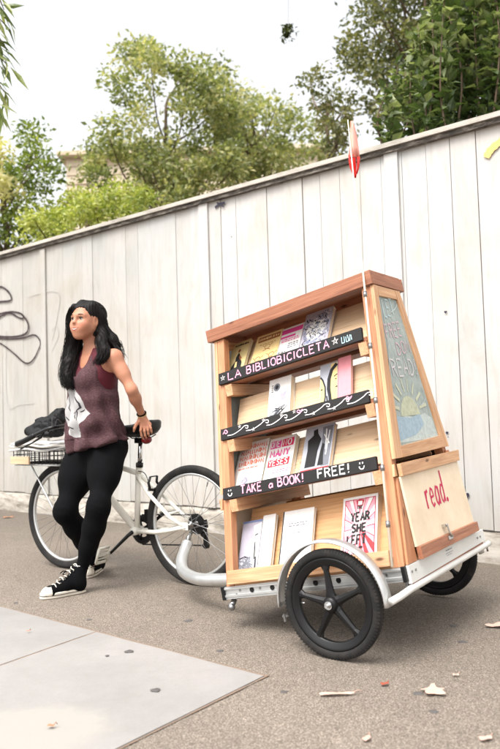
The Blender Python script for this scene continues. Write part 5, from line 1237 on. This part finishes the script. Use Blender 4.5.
# eyes, brows, teeth
for q in (-1, 1):
    mb = MB(); mb.sphere(Hp(q*.0310, .0640, .0075), .0135, 18, 12, HR); e = wpart(mb.build('eye', 'eye_white'))
    look = HR@V([.05, 1, .04]); look /= np.linalg.norm(look); c = Hp(q*.0310, .0640, .0075)+look*.0078
    mb = MB(); mb.sphere(c, .0074, 12, 8); i_ = mb.build('iris', 'iris', e)
    mb = MB(); mb.tube([Hp(q*(.0305+dx), y_, z_) for dx, y_, z_ in ((-.014, .0745, .0095), (-.007, .0770, .0135), (.001, .0770, .0145), (.009, .0735, .0130), (.016, .0670, .0095))], [.0014, .0030, .0034, .0030, .0014], 6); wpart(mb.build('eyelash', 'hair'))
    mb = MB(); mb.tube([Hp(q*(.0305+dx), y_, z_) for dx, y_, z_ in ((-.016, .0830, .0295), (-.008, .0838, .0315), (.003, .0805, .0325), (.013, .0730, .0308), (.021, .0650, .0262))], [.0024, .0038, .0038, .0030, .0012], 6, flatten=.6); wpart(mb.build('eyebrow', 'hair'))
# leggings
g = SDF(np.arange(lo[0]-.02, lo[0]+.62, .0062), np.arange(lo[1]-.02, 4.46, .0062), np.arange(.07, .83, .0062))
LEGR = [r for r in TORSO if r[0] < 1.0]
g.loft([(z, cx, cy, a, b) for z, cx, cy, a, b in LEGR], E1, E2, .02, grow=.004, z1=.80, z0=D_((97, 460), 4.27)[2])
def leg(g, a, b, c, t, left):
    kr = .044 if left else .045
    d = (b-a); g.cone(a+V([0, 0, -.0]), a+d*.5, .094+t+(0 if left else .012), .080+t+(0 if left else .010), .05); g.cone(a+d*.4, b, .080+t+(0 if left else .006), kr+t, .06)
    g.ell(b+V([-.002, -.004, .0]), (kr-.003+t, kr-.003+t, .06), None, .05)
    k = b+(c-b)*.32; back = V([.35, .6, 0]); back = back/np.linalg.norm(back)
    g.cone(b, k+back*.006, kr-.001+t, .047+t, .06); g.cone(k+back*.006, b+(c-b)*.62+back*.004, .047+t, .040+t, .06); g.cone(b+(c-b)*.6+back*.004, c, .040+t, .030+t, .04)
leg(g, HPL, KNL, ANL, .003, True); leg(g, HPR, KNR, ANR, .003, False)
g.ell(PEL+E2*-.055+E1*.05+V([0, 0, .0]), (.095, .095, .10), None, .05)
v, f = g.mesh()
def folds(v, amp=.003):
    w_ = 0
    for c, s_, fr in ((KNL, .07, 190), (KNR, .07, 190), (ANL, .07, 240), (ANR, .07, 240), (HPL, .08, 110), (HPR, .08, 110)):
        d = np.linalg.norm(v-c, axis=1); w_ = w_+np.exp(-(d/s_)**2)*np.sin((v[:, 2]+.35*(v[:, 0]+v[:, 1])+.012*np.sin(v[:, 0]*45+v[:, 2]*30))*fr)*np.clip(.4+.9*np.sin(v[:, 0]*38+v[:, 1]*27+v[:, 2]*19), 0, 1.2)
    return amp*w_
def normals(v, f):
    n = np.cross(v[f[:, 2]]-v[f[:, 0]], v[f[:, 3]]-v[f[:, 1]]); vn = np.zeros_like(v)
    for k in range(4): np.add.at(vn, f[:, k], n)
    return vn/(np.linalg.norm(vn, axis=1)[:, None]+1e-9)
v = smooth_mesh(v, f, 1); v = v+normals(v, f)*(folds(v, .0022)+.0018*noise3(v, 8, 3, 16.))[:, None]
wpart(npmesh('leggings', v, f, 'legging'))
# tank tops
x0, x1, y0_, y1_ = HPR[0]-.16, HPL[0]+.16, 4.02, 4.46
def top_grid(): return SDF(np.arange(x0, x1, .0052), np.arange(y0_, y1_, .0052), np.arange(.66, 1.40, .0052))
TC_ = D_((95, 380), 4.235)
def bust(g, k, gr): 
    for q in (-1, 1): g.ell(D_((93, 380), 4.23)+E1*q*.062+E2*.078, (.052+gr, .052+gr, .055+gr), None, k)
zN = D_((90, 368), 4.2)[2]; zS = SHL[2]
def cut_neck(g, w_, depth_z):      # scoop at the front
    g.ell(D_((94, 352), 4.24)+E2*.10+V([0, 0, .0]), (w_, .13, depth_z), np.stack([E1, E2, V([0, 0, 1.])], 1), .012, 's')
    g.ell(NB-E2*.05+V([0, 0, .02]), (w_*.9, .09, .06), np.stack([E1, E2, V([0, 0, 1.])], 1), .012, 's')
def cut_arm(g, p, off, r, zo, rz):
    R_ = np.stack([E1, E2, V([0, 0, 1.])], 1); q = 1 if p is SHL else -1
    g.ell(p+E1*q*off+V([0, 0, zo]), (r, .15, rz), R_, .012, 's')
g = top_grid(); g.loft([r for r in TORSO], E1, E2, .02, grow=.005, z0=.86, z1=D_((95, 349), 4.24)[2]); bust(g, .035, .006)
for p in (SHL, SHR): g.cone(NB+V([0, 0, -.03]), p+V([-.02, 0, -.0]), .045, .042, .03)
cut_neck(g, .046, .096); cut_arm(g, SHL, .030, .082, -.015, .082); cut_arm(g, SHR, .030, .082, -.015, .082)
v, f = g.mesh(); v = smooth_mesh(v, f, 2); wpart(npmesh('undershirt', v, f, 'tank_crimson'))
SHIRT = [srow(352, 95, .082, .064, 4.245), srow(358, 96, .125, .082, 4.24), srow(368, 95.5, .138, .100, 4.235), srow(380, 94.5, .150, .118, 4.23), srow(392, 93.5, .156, .124, 4.228), srow(406, 93, .160, .128, 4.228), srow(420, 93.5, .172, .136, 4.235), srow(434, 95, .186, .144, 4.245), srow(446, 95.5, .192, .148, 4.25), srow(456, 95.5, .193, .148, 4.25)]
def sfold(q1, q2, Z):
    zt = np.clip((1.25-Z)/.5, 0, 1); a = np.arctan2(q2, q1)
    return .013*zt*np.sin(a*7+Z*9+1.2*np.sin(Z*14))+.012*zt*np.sin(a*13-Z*22)+.017*zt*np.sin((Z+.25*q1)*46+a*2)*np.clip(np.sin(a*1.5+.5), -.2, 1)
g = top_grid(); g.loft(SHIRT, E1, E2, .02, p=2.2, grow=.002, z0=D_((95, 449), 4.25)[2], fold=sfold); bust(g, .04, .012)
for p in (SHL, SHR): g.cone(NB+V([0, 0, -.03]), p+V([-.02, 0, -.0]), .048, .043, .03)
cut_neck(g, .054, .150); cut_arm(g, SHL, .050, .118, -.085, .150); cut_arm(g, SHR, .050, .118, -.085, .150)
# hem: dips at the front
R_ = np.stack([E1, E2, V([0, 0, 1.])], 1)
v, f = g.mesh(); zmin = D_((95, 449), 4.25)[2]; low = v[:, 2] < zmin+.05
pz = (v-TC_)@E1; pf = (v-TC_)@E2; v[:, 2] += .012*(v[:, 2] < zmin+.06); v[:, 2] -= np.clip((zmin+.09-v[:, 2])/.09, 0, 1)*(.020*np.clip(pf/.12, -1, 1)-.030*np.clip(pz/.18, -1, 1)+.006*np.sin(pz*60))
v = smooth_mesh(v, f, 2)
# the white floral print and its dark ink lines, in shirt coordinates
OUT = V([(160,100),(195,128),(230,170),(248,205),(252,240),(290,275),(268,300),(245,320),(228,340),(225,360),(235,395),(215,414),(190,418),(165,412),(140,400),(132,378),(135,355),(112,345),(95,330),(88,300),(96,280),(88,250),(98,220),(92,190),(112,160),(108,130),(130,122)], float)
def inpoly(P, q):
    x, y = q[:, 0], q[:, 1]; r = np.zeros(len(q), bool); j = len(P)-1
    for i in range(len(P)):
        c = ((P[i, 1] > y) != (P[j, 1] > y)) & (x < (P[j, 0]-P[i, 0])*(y-P[i, 1])/(P[j, 1]-P[i, 1]+1e-9)+P[i, 0]); r ^= c; j = i
    return r
zc = D_((80, 411.6), 4.12)[2]
q = np.stack([180+(pz+.012)/.00112, 260-(v[:, 2]-zc)/.00094], 1); front_ = pf > .0
def sdpoly(P, q):
    d = np.full(len(q), 1e9)
    for i in range(len(P)):
        a, b = P[i-1], P[i]; ab = b-a; t = np.clip(((q-a)@ab)/(ab@ab), 0, 1); d = np.minimum(d, np.linalg.norm(q-a-t[:, None]*ab, axis=1))
    return np.where(inpoly(P, q), d, -d)
sdp = sdpoly(OUT, q); prt = np.clip(.5+sdp/9., 0, 1)*front_
ink = np.zeros(len(v))
for st in ([(120, 150), (118, 180), (130, 205), (120, 235), (140, 262), (150, 290)], [(175, 150), (205, 178), (225, 210), (228, 236), (205, 262), (190, 285), (196, 300)], [(215, 262), (214, 285), (206, 312)], [(185, 270), (192, 262)], [(228, 262), (244, 250)], [(205, 375), (215, 385), (208, 398)], [(150, 330), (165, 352), (182, 362)], [(100, 290), (120, 310)]):
    P = V(st, float)
    for i in range(1, len(P)):
        a, b = P[i-1], P[i]; ab = b-a; t = np.clip(((q-a)@ab)/(ab@ab), 0, 1); d = np.linalg.norm(q-a-t[:, None]*ab, axis=1); ink = np.maximum(ink, np.clip(1.05-d/6.5, 0, 1))
wpart(npmesh('tank_top', v, f, 'heather', attrs={'print': prt, 'ink': ink}))
# bracelet
wd_ = (WRI-ELB)/np.linalg.norm(WRI-ELB)
def ring(c, ax, r, t, mat, nm):
    up = V([0, 0, 1.]); a = np.cross(ax, up); a /= np.linalg.norm(a); b = np.cross(a, ax); mb = MB()
    mb.tube([c+r*(math.cos(t_)*a+.88*math.sin(t_)*b) for t_ in np.linspace(0, 2*math.pi, 25)], t, 8); return wpart(mb.build(nm, mat))
ring(WRI-wd_*.012, wd_, .0265, .0042, 'canvas_black', 'bracelet'); ring(WRI-wd_*.002, wd_, .026, .0028, 'cover_cream', 'bracelet')
# sneakers
def sneaker(he, to, an):
    F_ = (to-he); L = np.linalg.norm(F_); F_ = F_/L; F_[2] = 0; S_ = V([-F_[1], F_[0], 0]); O_ = V([he[0], he[1], 0])
    R_ = np.stack([F_, S_, V([0, 0, 1.])], 1); P = lambda x, y, z: O_+R_@V([x, y, z]); L = .245
    al = R_.T@(an-O_)
    allp = np.array([P(-.02, -.07, 0), P(L+.02, .07, .0), P(-.02, .07, 0), P(L+.02, -.07, 0), an]); l_, h_ = allp.min(0)-.06, allp.max(0)+.06
    g = SDF(np.arange(l_[0], h_[0], .0042), np.arange(l_[1], h_[1], .0042), np.arange(.012, al[2]+.06, .0042))
    g.ell(P(.035, 0, .045), (.040, .034, .042), R_, .02); g.cone(P(.04, 0, .05), P(.13, 0, .045), .036, .034, .02, sq=(*S_, 1.05)); g.cone(P(.12, 0, .040), P(.195, .002, .030), .036, .032, .02); g.ell(P(.20, .002, .030), (.043, .041, .026), R_, .02)
    g.cone(P(.045, 0, .06), an+V([0, 0, .028]), .037, .040, .03); g.cone(P(.10, 0, .06), an+(P(.06, 0, 0)-P(0, 0, 0))*.35+V([0, 0, .0]), .026, .028, .03)
    top_ = an+V([0, 0, .035]); sl, X, Y, Z = g._sub(l_, h_, 0); g.put(sl, -(top_[2]-Z), .006, 'u') if False else None
    g.F = np.maximum(g.F, (g.zs-(top_[2]))[None, None, :].astype(np.float32))
    g.cone(an+V([0, 0, .02]), an+V([0, 0, .06]), .034, .034, .004, 's')
    v, f = g.mesh(); v = smooth_mesh(v, f, 1)
    q = (v[f].mean(1)-O_)@R_; cap = (q[:, 0] > .195) & (q[:, 2] < .060)
    up = wpart(npmesh('sneaker', v, f, ['canvas_black', 'rubber_white'], mi=cap.astype(int)))
    n = 40; out = []
    for k in range(n):
        t = 2*math.pi*k/n; x = .1225+.127*math.cos(t); w_ = .041+.007*math.cos(t-.3)-.006*math.exp(-((x-.09)/.04)**2); out.append((x, w_*math.copysign(abs(math.sin(t))**.75, math.sin(t))))
    mb = MB(); mb.prism(out, lambda x, y, d: tuple(P(x, y*(1.0 if d > .01 else .96), d)), .002, .031); so = wpart(mb.build('sole', 'rubber_white', bevel=.003))
    mb = MB(); pts = [tuple(P(x, y*1.02, .018)) for x, y in out+out[:1]]; mb.tube(pts, .0016, 6); wpart(mb.build('sole_stripe', 'canvas_black'))
    c0_ = V([.158, 0, .040]); c1_ = V([al[0]+.018, al[1]*.8, al[2]+.012]); dd = (c1_-c0_)/np.linalg.norm(c1_-c0_); nn = V([dd[2], 0, -dd[0]]); nn = nn if nn[0] > 0 else -nn
    for k in range(7):
        f_ = k/6; c_ = c0_+(c1_-c0_)*f_; r_ = .032+.004*f_; hw = .023-.004*f_; sg = 1 if k % 2 else -1
        mb = MB(); mb.tube(catmull([P(*(c_+nn*(r_-.012)+V([0, -hw-.004, 0]))), P(*(c_+nn*(r_+.001)+dd*.004*sg+V([0, -hw*.5, 0]))), P(*(c_+nn*(r_+.001)-dd*.004*sg+V([0, hw*.5, 0]))), P(*(c_+nn*(r_-.012)+V([0, hw+.004, 0])))], 4), .0028, 6); wpart(mb.build('lace', 'rubber_white'))
    for s2 in (-1, 1):
        for k in range(6):
            f_ = k/5.; c_ = c0_+(c1_-c0_)*f_; mb = MB(); q_ = P(*(c_+nn*(.020+.004*f_)+V([0, s2*.0285, 0]))); mb.sphere(q_, .0032, 8, 6); wpart(mb.build('eyelet', 'steel'))
    mb = MB(); t_ = an+V([0, 0, .034]); mb.tube([t_+.0385*(math.cos(a_)*F_+math.sin(a_)*S_) for a_ in np.linspace(0, 2*math.pi, 25)], .0028, 6); wpart(mb.build('collar', 'newsprint'))
    mb = MB(); mb.tube([P(-.0055, 0, .030), P(-.008, 0, .05), P(-.003, 0, .075), P(al[0]-.041, 0, al[2]+.0), P(al[0]-.041, 0, al[2]+.03)], .004, 8); wpart(mb.build('heel_strip', 'rubber_white'))
    mb = MB(); c = P(.10, 0, .125); mb.tube(catmull([c, P(.12, .02, .128), P(.13, .024, .118), P(.12, .016, .115)], 4), .003, 6); mb.tube(catmull([c, P(.115, -.018, .126), P(.13, -.024, .115)], 4), .003, 6); wpart(mb.build('lace', 'canvas_black'))
sneaker(FHEEL, FTOE, ANL); sneaker(FHEEL2, FTOE2, ANR)
# hair
gx = HC_; g = SDF(np.arange(gx[0]-.22, gx[0]+.26, .0055), np.arange(gx[1]-.22, gx[1]+.24, .0055), np.arange(gx[2]-.44, gx[2]+.16, .0055))
g.ell(Hp(0, -.024, .040), (.083, .098, .085), HR, .02)
g.ell(Hp(0, -.050, -.02), (.080, .070, .095), HR, .03)
def chain(pts, rs, k=.02):
    for i in range(len(pts)-1): g.cone(pts[i], pts[i+1], rs[i], rs[i+1], k)
HG_L = [Hp(.050, .0, .085), Hp(.070, -.050, .03), Hp(.070, -.070, -.05), D_((101, 341), 4.14), D_((103.5, 350), 4.09), D_((101, 358), 4.06), D_((97, 364), 4.05)]
HG_B = [Hp(0, -.09, .04), Hp(.02, -.10, -.06), D_((110, 341), 4.24), D_((113, 352), 4.26), D_((110, 366), 4.34), D_((108, 378), 4.35)]
HG_R = [Hp(-.045, .050, .082), Hp(-.078, .030, .03), Hp(-.082, .018, -.05), D_((71.5, 348), 4.24), D_((69, 362), 4.20), D_((67.5, 376), 4.15), D_((70, 386), 4.12)]
HG_R2 = [Hp(-.03, .0, .10), Hp(-.088, -.01, .02), Hp(-.085, -.01, -.07), D_((76, 350), 4.30), D_((72, 365), 4.27), D_((70, 380), 4.2), D_((73, 389), 4.13)]
chain(HG_L, [.030, .028, .032, .026, .020, .014, .005]); chain(HG_B, [.04, .06, .048, .034, .03, .012]); chain(HG_R, [.020, .022, .026, .032, .034, .028, .008]); chain(HG_R2, [.03, .03, .035, .036, .034, .026, .008])
# open the face
g.ell(Hp(.004, .085, -.012), (.062, .060, .082), HR, .012, 's'); g.ell(Hp(.025, .085, .045), (.038, .045, .030), HR, .015, 's'); g.ell(Hp(.045, .055, -.045), (.038, .045, .055), HR, .012, 's'); g.ell(Hp(.088, .012, -.012), (.030, .030, .036), HR, .008, 's')
v, f = g.mesh(); v = smooth_mesh(v, f, 1)
q = (v-HC_)@HR; ang = np.arctan2(q[:, 0], q[:, 1]+.03); gro = np.sin(ang*34+8*np.sin(q[:, 2]*14)+3*np.sin(q[:, 2]*31))
v = v+normals(v, f)*(.0022*gro+.003*noise3(v, 21, 3, 20.))[:, None]
hair = wpart(npmesh('hair', v, f, 'hair'))
rs = random.Random(11); mb = MB()
def strands(guide, n, spread, wob, r=.0022):
    G = catmull(guide, 6)
    for _ in range(n):
        a = rs.uniform(0, 6.28); rad = math.sqrt(rs.random())*spread; off = V([math.cos(a)*rad, math.sin(a)*rad, 0]); ph = rs.uniform(0, 6.28); st = rs.randint(0, 4); en = len(G)-rs.randint(0, 4)
        pts = []
        for k in range(st, en):
            t = k/len(G); wv = wob*(t**1.2); pts.append(G[k]+off*(.8+.5*math.sin(t*3))+V([math.sin(t*13+ph)*wv, math.cos(t*11+ph)*wv, -.02*t*rs.random()]))
        if len(pts) > 3: mb.tube(pts, [r]*(len(pts)-3)+[r*.7, r*.4, r*.1], 4, False)
strands(HG_L, 240, .028, .012, .0010); strands(HG_B, 200, .05, .015, .0010); strands(HG_R, 360, .036, .017, .0010); strands(HG_R2, 240, .040, .017, .0010)
strands([Hp(.06, -.03, .05), Hp(.10, -.06, -.04), D_((112, 341), 4.20), D_((118, 348), 4.14), D_((126, 357), 4.12)], 22, .010, .006, .0014)
for k in range(260):      # combed strands over the crown
    a = rs.uniform(-1, 1); s_ = 1 if rs.random() < .62 else -1; pts = []
    for t in np.linspace(0, 1, 8):
        el = .06+t*1.75; r1, r2, r3 = .0835, .099, .0865; x = s_*math.sin(el)*(math.cos(a*.9)); y = math.sin(el)*math.sin(a*1.3)-.0
        pts.append(Hp(x*r1+.012*(1-t), -.024+y*r2, .040+r3*math.cos(el)))
    if min((HR.T@(p-HC_))[1] > .060 and (HR.T@(p-HC_))[2] < .07 for p in pts) or any((HR.T@(p-HC_))[1] > .05 and (HR.T@(p-HC_))[2] < .06 for p in pts) or (HR.T@(pts[-1]-HC_))[1] > -.035: continue
    mb.tube(pts, .0013, 4, False)
st_ = mb.build('hair_strand', 'hair', fixn=False); st_['kind'] = 'stuff'; wpart(st_)

# ------------------------------------------------------------------ trees and the house beyond the fence
def leaves(P, N_, size, rs, asp=.45, fold=.25, droop=0., jitter=.35, up=.35):
    n = len(P); d = rs.normal(size=(n, 3)); d[:, 2] = d[:, 2]*.7-droop; d += N_*.6; d /= np.linalg.norm(d, axis=1)[:, None]
    nr = rs.normal(size=(n, 3)); nr[:, 2] += up*3; s_ = np.cross(d, nr); s_ /= np.linalg.norm(s_, axis=1)[:, None]+1e-9; u = np.cross(s_, d)
    L = size*(1+jitter*rs.uniform(-1, 1, n))[:, None]; W_ = L*asp*.5
    v = np.stack([P, P+d*L*.45+s_*W_+u*W_*fold, P+d*L-u*L*.10, P+d*L*.45-s_*W_+u*W_*fold, P+d*L*.5], 1)
    b = np.arange(n)[:, None]*5; f = np.concatenate([b+V([[0, 1, 4]]), b+V([[1, 2, 4]]), b+V([[2, 3, 4]]), b+V([[3, 0, 4]])]); return v.reshape(-1, 3), f
def poly_pts(poly, n, rs):
    P = V(poly, float); out = []
    while len(out) < n:
        q = np.stack([rs.uniform(P[:, 0].min(), P[:, 0].max(), 400), rs.uniform(P[:, 1].min(), P[:, 1].max(), 400)], 1); out += list(q[inpoly(P, q)])
    return np.array(out[:n])
def tree(name, label, cat, poly, yd, mat, nclump, per, rclump, size, base_px, seed, asp=.5, droop=0., spread=1.2, group=None, holes=(), trunk_r=.14, nbranch=26, tint0=(0, 1)):
    rs = np.random.default_rng(seed); random.seed(seed); C2 = poly_pts(poly, nclump, rs); keep = np.ones(len(C2), bool)
    for hx, hy, hr in holes: keep &= np.hypot(C2[:, 0]-hx, C2[:, 1]-hy) > hr
    C2 = C2[keep]; ctr = V([D_((x, y), yd+rs.uniform(-spread, spread)) for x, y in C2])
    base = D_(base_px, yd); base[2] = 0; Ps = []; Ns = []; T_ = []
    for c in ctr:
        m_ = int(per*rs.uniform(.4, 1.5)); d = rs.normal(size=(m_, 3)); d /= np.linalg.norm(d, axis=1)[:, None]; r = rclump*rs.uniform(.6, 1.3)*rs.uniform(.15, 1, m_)[:, None]**.6
        Ps.append(c+d*r*V([1, 1, .75])); Ns.append(d); t0 = rs.uniform(.1, .9); T_.append(np.clip(t0*.5+rs.uniform(0, .6, m_), 0, 1))
    P = np.concatenate(Ps); Nn = np.concatenate(Ns); T_ = np.concatenate(T_); keep = P[:, 2] > .3; P, Nn, T_ = P[keep], Nn[keep], T_[keep]
    v, f = leaves(P, Nn, size, rs, asp, droop=droop)
    root = thing(name, label, cat, loc=tuple(base), group=group); off = Matrix.Translation(-Vector(base))
    o = npmesh('foliage', v, f, mat, root, smooth=False, attrs={'tint': np.repeat(T_*(tint0[1]-tint0[0])+tint0[0], 5)}); o.matrix_parent_inverse = off
    top = ctr[:, 2].max(); zt = ctr[:, 2].min()*.55+top*.45; cx = ctr.mean(0); mid = V([base[0]*.6+cx[0]*.4, base[1]*.6+cx[1]*.4, zt])
    mb = MB(); mb.tube(catmull([base, base*.6+mid*.4+V([.08, .05, 0]), mid, V([cx[0], cx[1], zt+.12*(top-zt)])], 6), [trunk_r*(1-k/18.5)+.004 for k in range(19)], 10); o = mb.build('trunk', 'bark', root); o.matrix_parent_inverse = off
    idx = rs.choice(len(ctr), min(nbranch, len(ctr)), replace=False)
    for i in idx:
        c = ctr[i]; t = np.clip((c[2]-1.2)/max(top-1, .1), .1, .9)*.8; st = base+(mid-base)*min(t*1.5, 1) if t*1.5 < 1 else mid+(V([cx[0], cx[1], zt+.12*(top-zt)])-mid)*min((t*1.5-1), .9)
        st = V(st); m1 = st*.5+c*.5+rs.normal(size=3)*.12+V([0, 0, -.1]); r0 = trunk_r*.28
        mb = MB(); mb.tube(catmull([st, m1, c], 4), [r0*(1-k/9.5)+.003 for k in range(9)], 6); o = mb.build('branch', 'bark', root); o.matrix_parent_inverse = off
    return root
tree('leafy_tree', 'airy olive green tree with forked dark limbs standing left of centre behind the fence', 'tree',
     [(84, 158), (98, 138), (112, 118), (103, 100), (102, 80), (114, 74), (128, 62), (134, 44), (152, 43), (165, 56), (182, 62), (198, 64), (216, 62), (232, 84), (238, 120), (240, 190), (150, 215), (125, 190), (104, 178), (90, 180)], 13., 'leaf_olive', 145, 112, .35, .10, (168, 430), 31, trunk_r=.075, holes=[(163, 118, 12), (184, 126, 11), (116, 113, 11), (146, 96, 7), (135, 178, 11), (125, 92, 6), (200, 92, 6), (176, 80, 5), (150, 140, 5), (215, 150, 6)])
tree('leafy_tree', 'lower dusty olive tree right of the airy tree behind the fence', 'tree',
     [(214, 75), (226, 66), (240, 92), (262, 100), (285, 106), (304, 118), (322, 140), (330, 165), (300, 180), (232, 195), (212, 190)], 15.5, 'leaf_olive', 80, 85, .40, .115, (262, 430), 33, holes=[(250, 150, 7), (300, 145, 8), (226, 122, 8), (275, 128, 6)], trunk_r=.10, tint0=(.1, .95))
tree('small_tree', 'thin upright young tree with bent top between the olive and dark trees', 'tree',
     [(303, 84), (311, 72), (324, 76), (333, 90), (343, 88), (350, 110), (345, 165), (328, 172), (326, 130), (318, 100), (308, 92)], 11., 'leaf_dark', 26, 60, .2, .085, (335, 430), 35, trunk_r=.06, nbranch=14, tint0=(.35, 1), holes=[(334, 130, 5)])
tree('dark_tree', 'tall dark green tree with dense crown at the upper right', 'tree',
     [(352, 30), (362, 12), (378, -20), (420, -40), (540, -40), (540, 60), (430, 80), (408, 110), (392, 130), (372, 112), (360, 84), (352, 60)], 12., 'leaf_dark', 165, 85, .36, .10, (430, 430), 37, holes=[(386, 60, 5), (372, 48, 5), (400, 90, 8), (392, 22, 6), (412, 48, 6), (380, 92, 6)], trunk_r=.13, nbranch=36)
tree('leafy_bush', 'mid green bush with yellowish tips behind the far left of the fence', 'bush',
     [(-60, 160), (-10, 146), (8, 150), (24, 148), (28, 128), (34, 126), (38, 150), (52, 158), (62, 175), (60, 200), (50, 235), (-60, 262)], 11.5, 'leaf_bright', 75, 80, .3, .085, (8, 430), 41, trunk_r=.08, tint0=(-.25, .75))
tree('leafy_bush', 'low bright lime green bush just above the fence at the left', 'bush',
     [(30, 215), (60, 200), (90, 192), (120, 190), (150, 193), (160, 203), (120, 222), (60, 240), (22, 250)], 9.8, 'leaf_bright', 60, 90, .2, .07, (92, 430), 43, trunk_r=.06, nbranch=14, tint0=(.3, 1.1))
tree('fruit_tree', 'leafy bush with reddish brown leaves at the left edge behind the fence', 'bush',
     [(-50, 150), (6, 148), (12, 160), (10, 195), (-50, 200)], 10.6, 'leaf_olive', 16, 60, .22, .09, (-20, 430), 45, trunk_r=.05, nbranch=8, tint0=(.7, 1.4))
# big leaved shrub right behind the fence: upright stems with large leaves in whorls
rs = np.random.default_rng(51); random.seed(51); base = D_((455, 430), 6.3); base[2] = 0
sh = thing('large_leaved_shrub', 'large leaved green shrub with upright stems rising over the fence at the right', 'shrub', loc=tuple(base)); off = Matrix.Translation(-Vector(base)); Ps = []; Ns = []; T_ = []
for k in range(54):
    x = rs.uniform(384, 530); topy = np.interp(x, [384, 396, 410, 425, 445, 540], [84, 50, 62, 18, -30, -50])+rs.uniform(-8, 34); yd_ = rs.uniform(5.6, 7.6)
    b_ = D_((x+rs.uniform(-6, 10), 175), yd_); t_ = D_((x+rs.uniform(-12, 12), topy), yd_); pts = catmull([V([b_[0]*.7+base[0]*.3, b_[1]*.7+base[1]*.3, .8]), b_, b_*.5+t_*.5+rs.normal(size=3)*.05, t_], 5)
    mb = MB(); mb.tube(pts, [.013*(1-.7*q/len(pts)) for q in range(len(pts))], 6); o = mb.build('stem', 'bark', sh); o.matrix_parent_inverse = off
    L = np.linalg.norm(t_-b_); n = int(L/.030)
    for q in range(n):
        f_ = q/n; c = b_+(t_-b_)*f_; 
        for _ in range(3):
            a = rs.uniform(0, 6.28); d = V([math.cos(a), math.sin(a), .5]); Ps.append(c+d*.02+rs.normal(size=3)*.015); Ns.append(d*2); T_.append(np.clip(.25+.5*f_+rs.uniform(-.35, .35), 0, 1))
v, f = leaves(np.array(Ps), np.array(Ns), .105, rs, .6, fold=.4, droop=.1, up=.9)
o = npmesh('foliage', v, f, 'leaf_big', sh, smooth=False, attrs={'tint': np.repeat(T_, 5)}); o.matrix_parent_inverse = off
# drooping branch of a street tree reaching in at the top left
rs = np.random.default_rng(57); base = V([-4.6, 5.4, 0.]); dt = thing('street_tree', 'drooping branch with long narrow green leaves hanging in at the top left corner', 'tree', loc=tuple(base)); off = Matrix.Translation(-Vector(base))
mb = MB(); mb.tube(catmull([base, base+V([.1, 0, 2]), base+V([.3, .1, 4.2]), base+V([.5, .2, 6])], 5), [.16-.006*k for k in range(16)], 10); o = mb.build('trunk', 'bark', dt); o.matrix_parent_inverse = off
Ps = []; Ns = []; T_ = []
for (xs_, ys_) in [((-30, -6, 4), (-30, -10, 10)), ((-40, -14, 6), (-14, 5, 26)), ((-40, -12, 4), (10, 22, 46)), ((-30, -8, 8), (46, 50, 66)), ((-30, -10, 4), (60, 72, 92)), ((-30, -12, 0), (70, 90, 108)), ((-40, -20, -4), (-20, 10, 50))]:
    p = [D_((x, y), 5.6) for x, y in zip(xs_, ys_)]; pts = catmull([base+V([.4, .15, 5.0]), p[0], p[1], p[2]], 6); mb = MB(); mb.tube(pts, [.02*(1-k/len(pts))+.002 for k in range(len(pts))], 6); o = mb.build('branch', 'bark', dt); o.matrix_parent_inverse = off
    for k in range(13):
        f_ = k/13; c = (p[0]*(1-f_)+p[1]*f_) if k < 4 else p[1]*(1-f_)+p[2]*f_; Ps.append(c+rs.normal(size=3)*.02); Ns.append(V([rs.uniform(.1, 1.3), rs.uniform(-.5, .5), -1.2])); T_.append(rs.uniform(0, 1))
v, f = leaves(np.array(Ps), np.array(Ns)*1.8, .20, rs, .17, fold=.5, droop=.6, jitter=.25)
o = npmesh('foliage', v, f, 'leaf_droop', dt, smooth=False, attrs={'tint': np.repeat(T_, 5)}); o.matrix_parent_inverse = off
# leafy tip of a twig dangling at the top centre
rs = np.random.default_rng(61); c = D_((288, 31), 9.5); tp_ = D_((284, -40), 9.5)
tw = thing('hanging_twig', 'small dark leafy twig tip dangling against the sky at the top centre', 'twig', loc=tuple(tp_)); off = Matrix.Translation(-Vector(tp_))
mb = MB(); mb.tube(catmull([tp_, tp_*.5+c*.5+V([.03, 0, 0]), c], 5), .0016, 5); o = mb.build('stem', 'bark', tw); o.matrix_parent_inverse = off
P = c+rs.normal(size=(110, 3))*V([.034, .03, .058]); v, f = leaves(P, rs.normal(size=(110, 3)), .075, rs, .5, droop=.4); o = npmesh('foliage', v, f, 'leaf_dark', tw, smooth=False, attrs={'tint': np.repeat(rs.uniform(0, .5, 110), 5)}); o.matrix_parent_inverse = off
# house with board siding far behind
h0, h1 = D_((66, 158), 24.), D_((330, 148), 24.); zt = h0[2]; hb = thing('beige_house', 'beige board sided house wall showing between the bushes behind the fence', 'house', loc=(h0[0], h0[1], 0)); off = Matrix.Translation(-Vector(hb.location))
mb = MB(); n = int(zt/.3)
for k in range(n):
    z0, z1 = k*zt/n, (k+1)*zt/n; mb.add([(h0[0], 24.0-.035, z0), (h1[0], 24.0-.035, z0), (h1[0], 24.0, z1), (h0[0], 24.0, z1), (h0[0], 24.1, z0), (h1[0], 24.1, z0), (h0[0], 24.1, z1), (h1[0], 24.1, z1)], [(0, 1, 2, 3), (0, 4, 5, 1)])
mb.box(h0[0]+.02, h1[0], 24.1, 30, 0, zt-.01); o = mb.build('wall', 'siding', hb); o.matrix_parent_inverse = off
mb = MB(); mb.box(h0[0]-.25, h1[0]+.25, 23.7, 30.3, zt+.001, zt+.14); o = mb.build('roof', 'siding', hb); o.matrix_parent_inverse = off
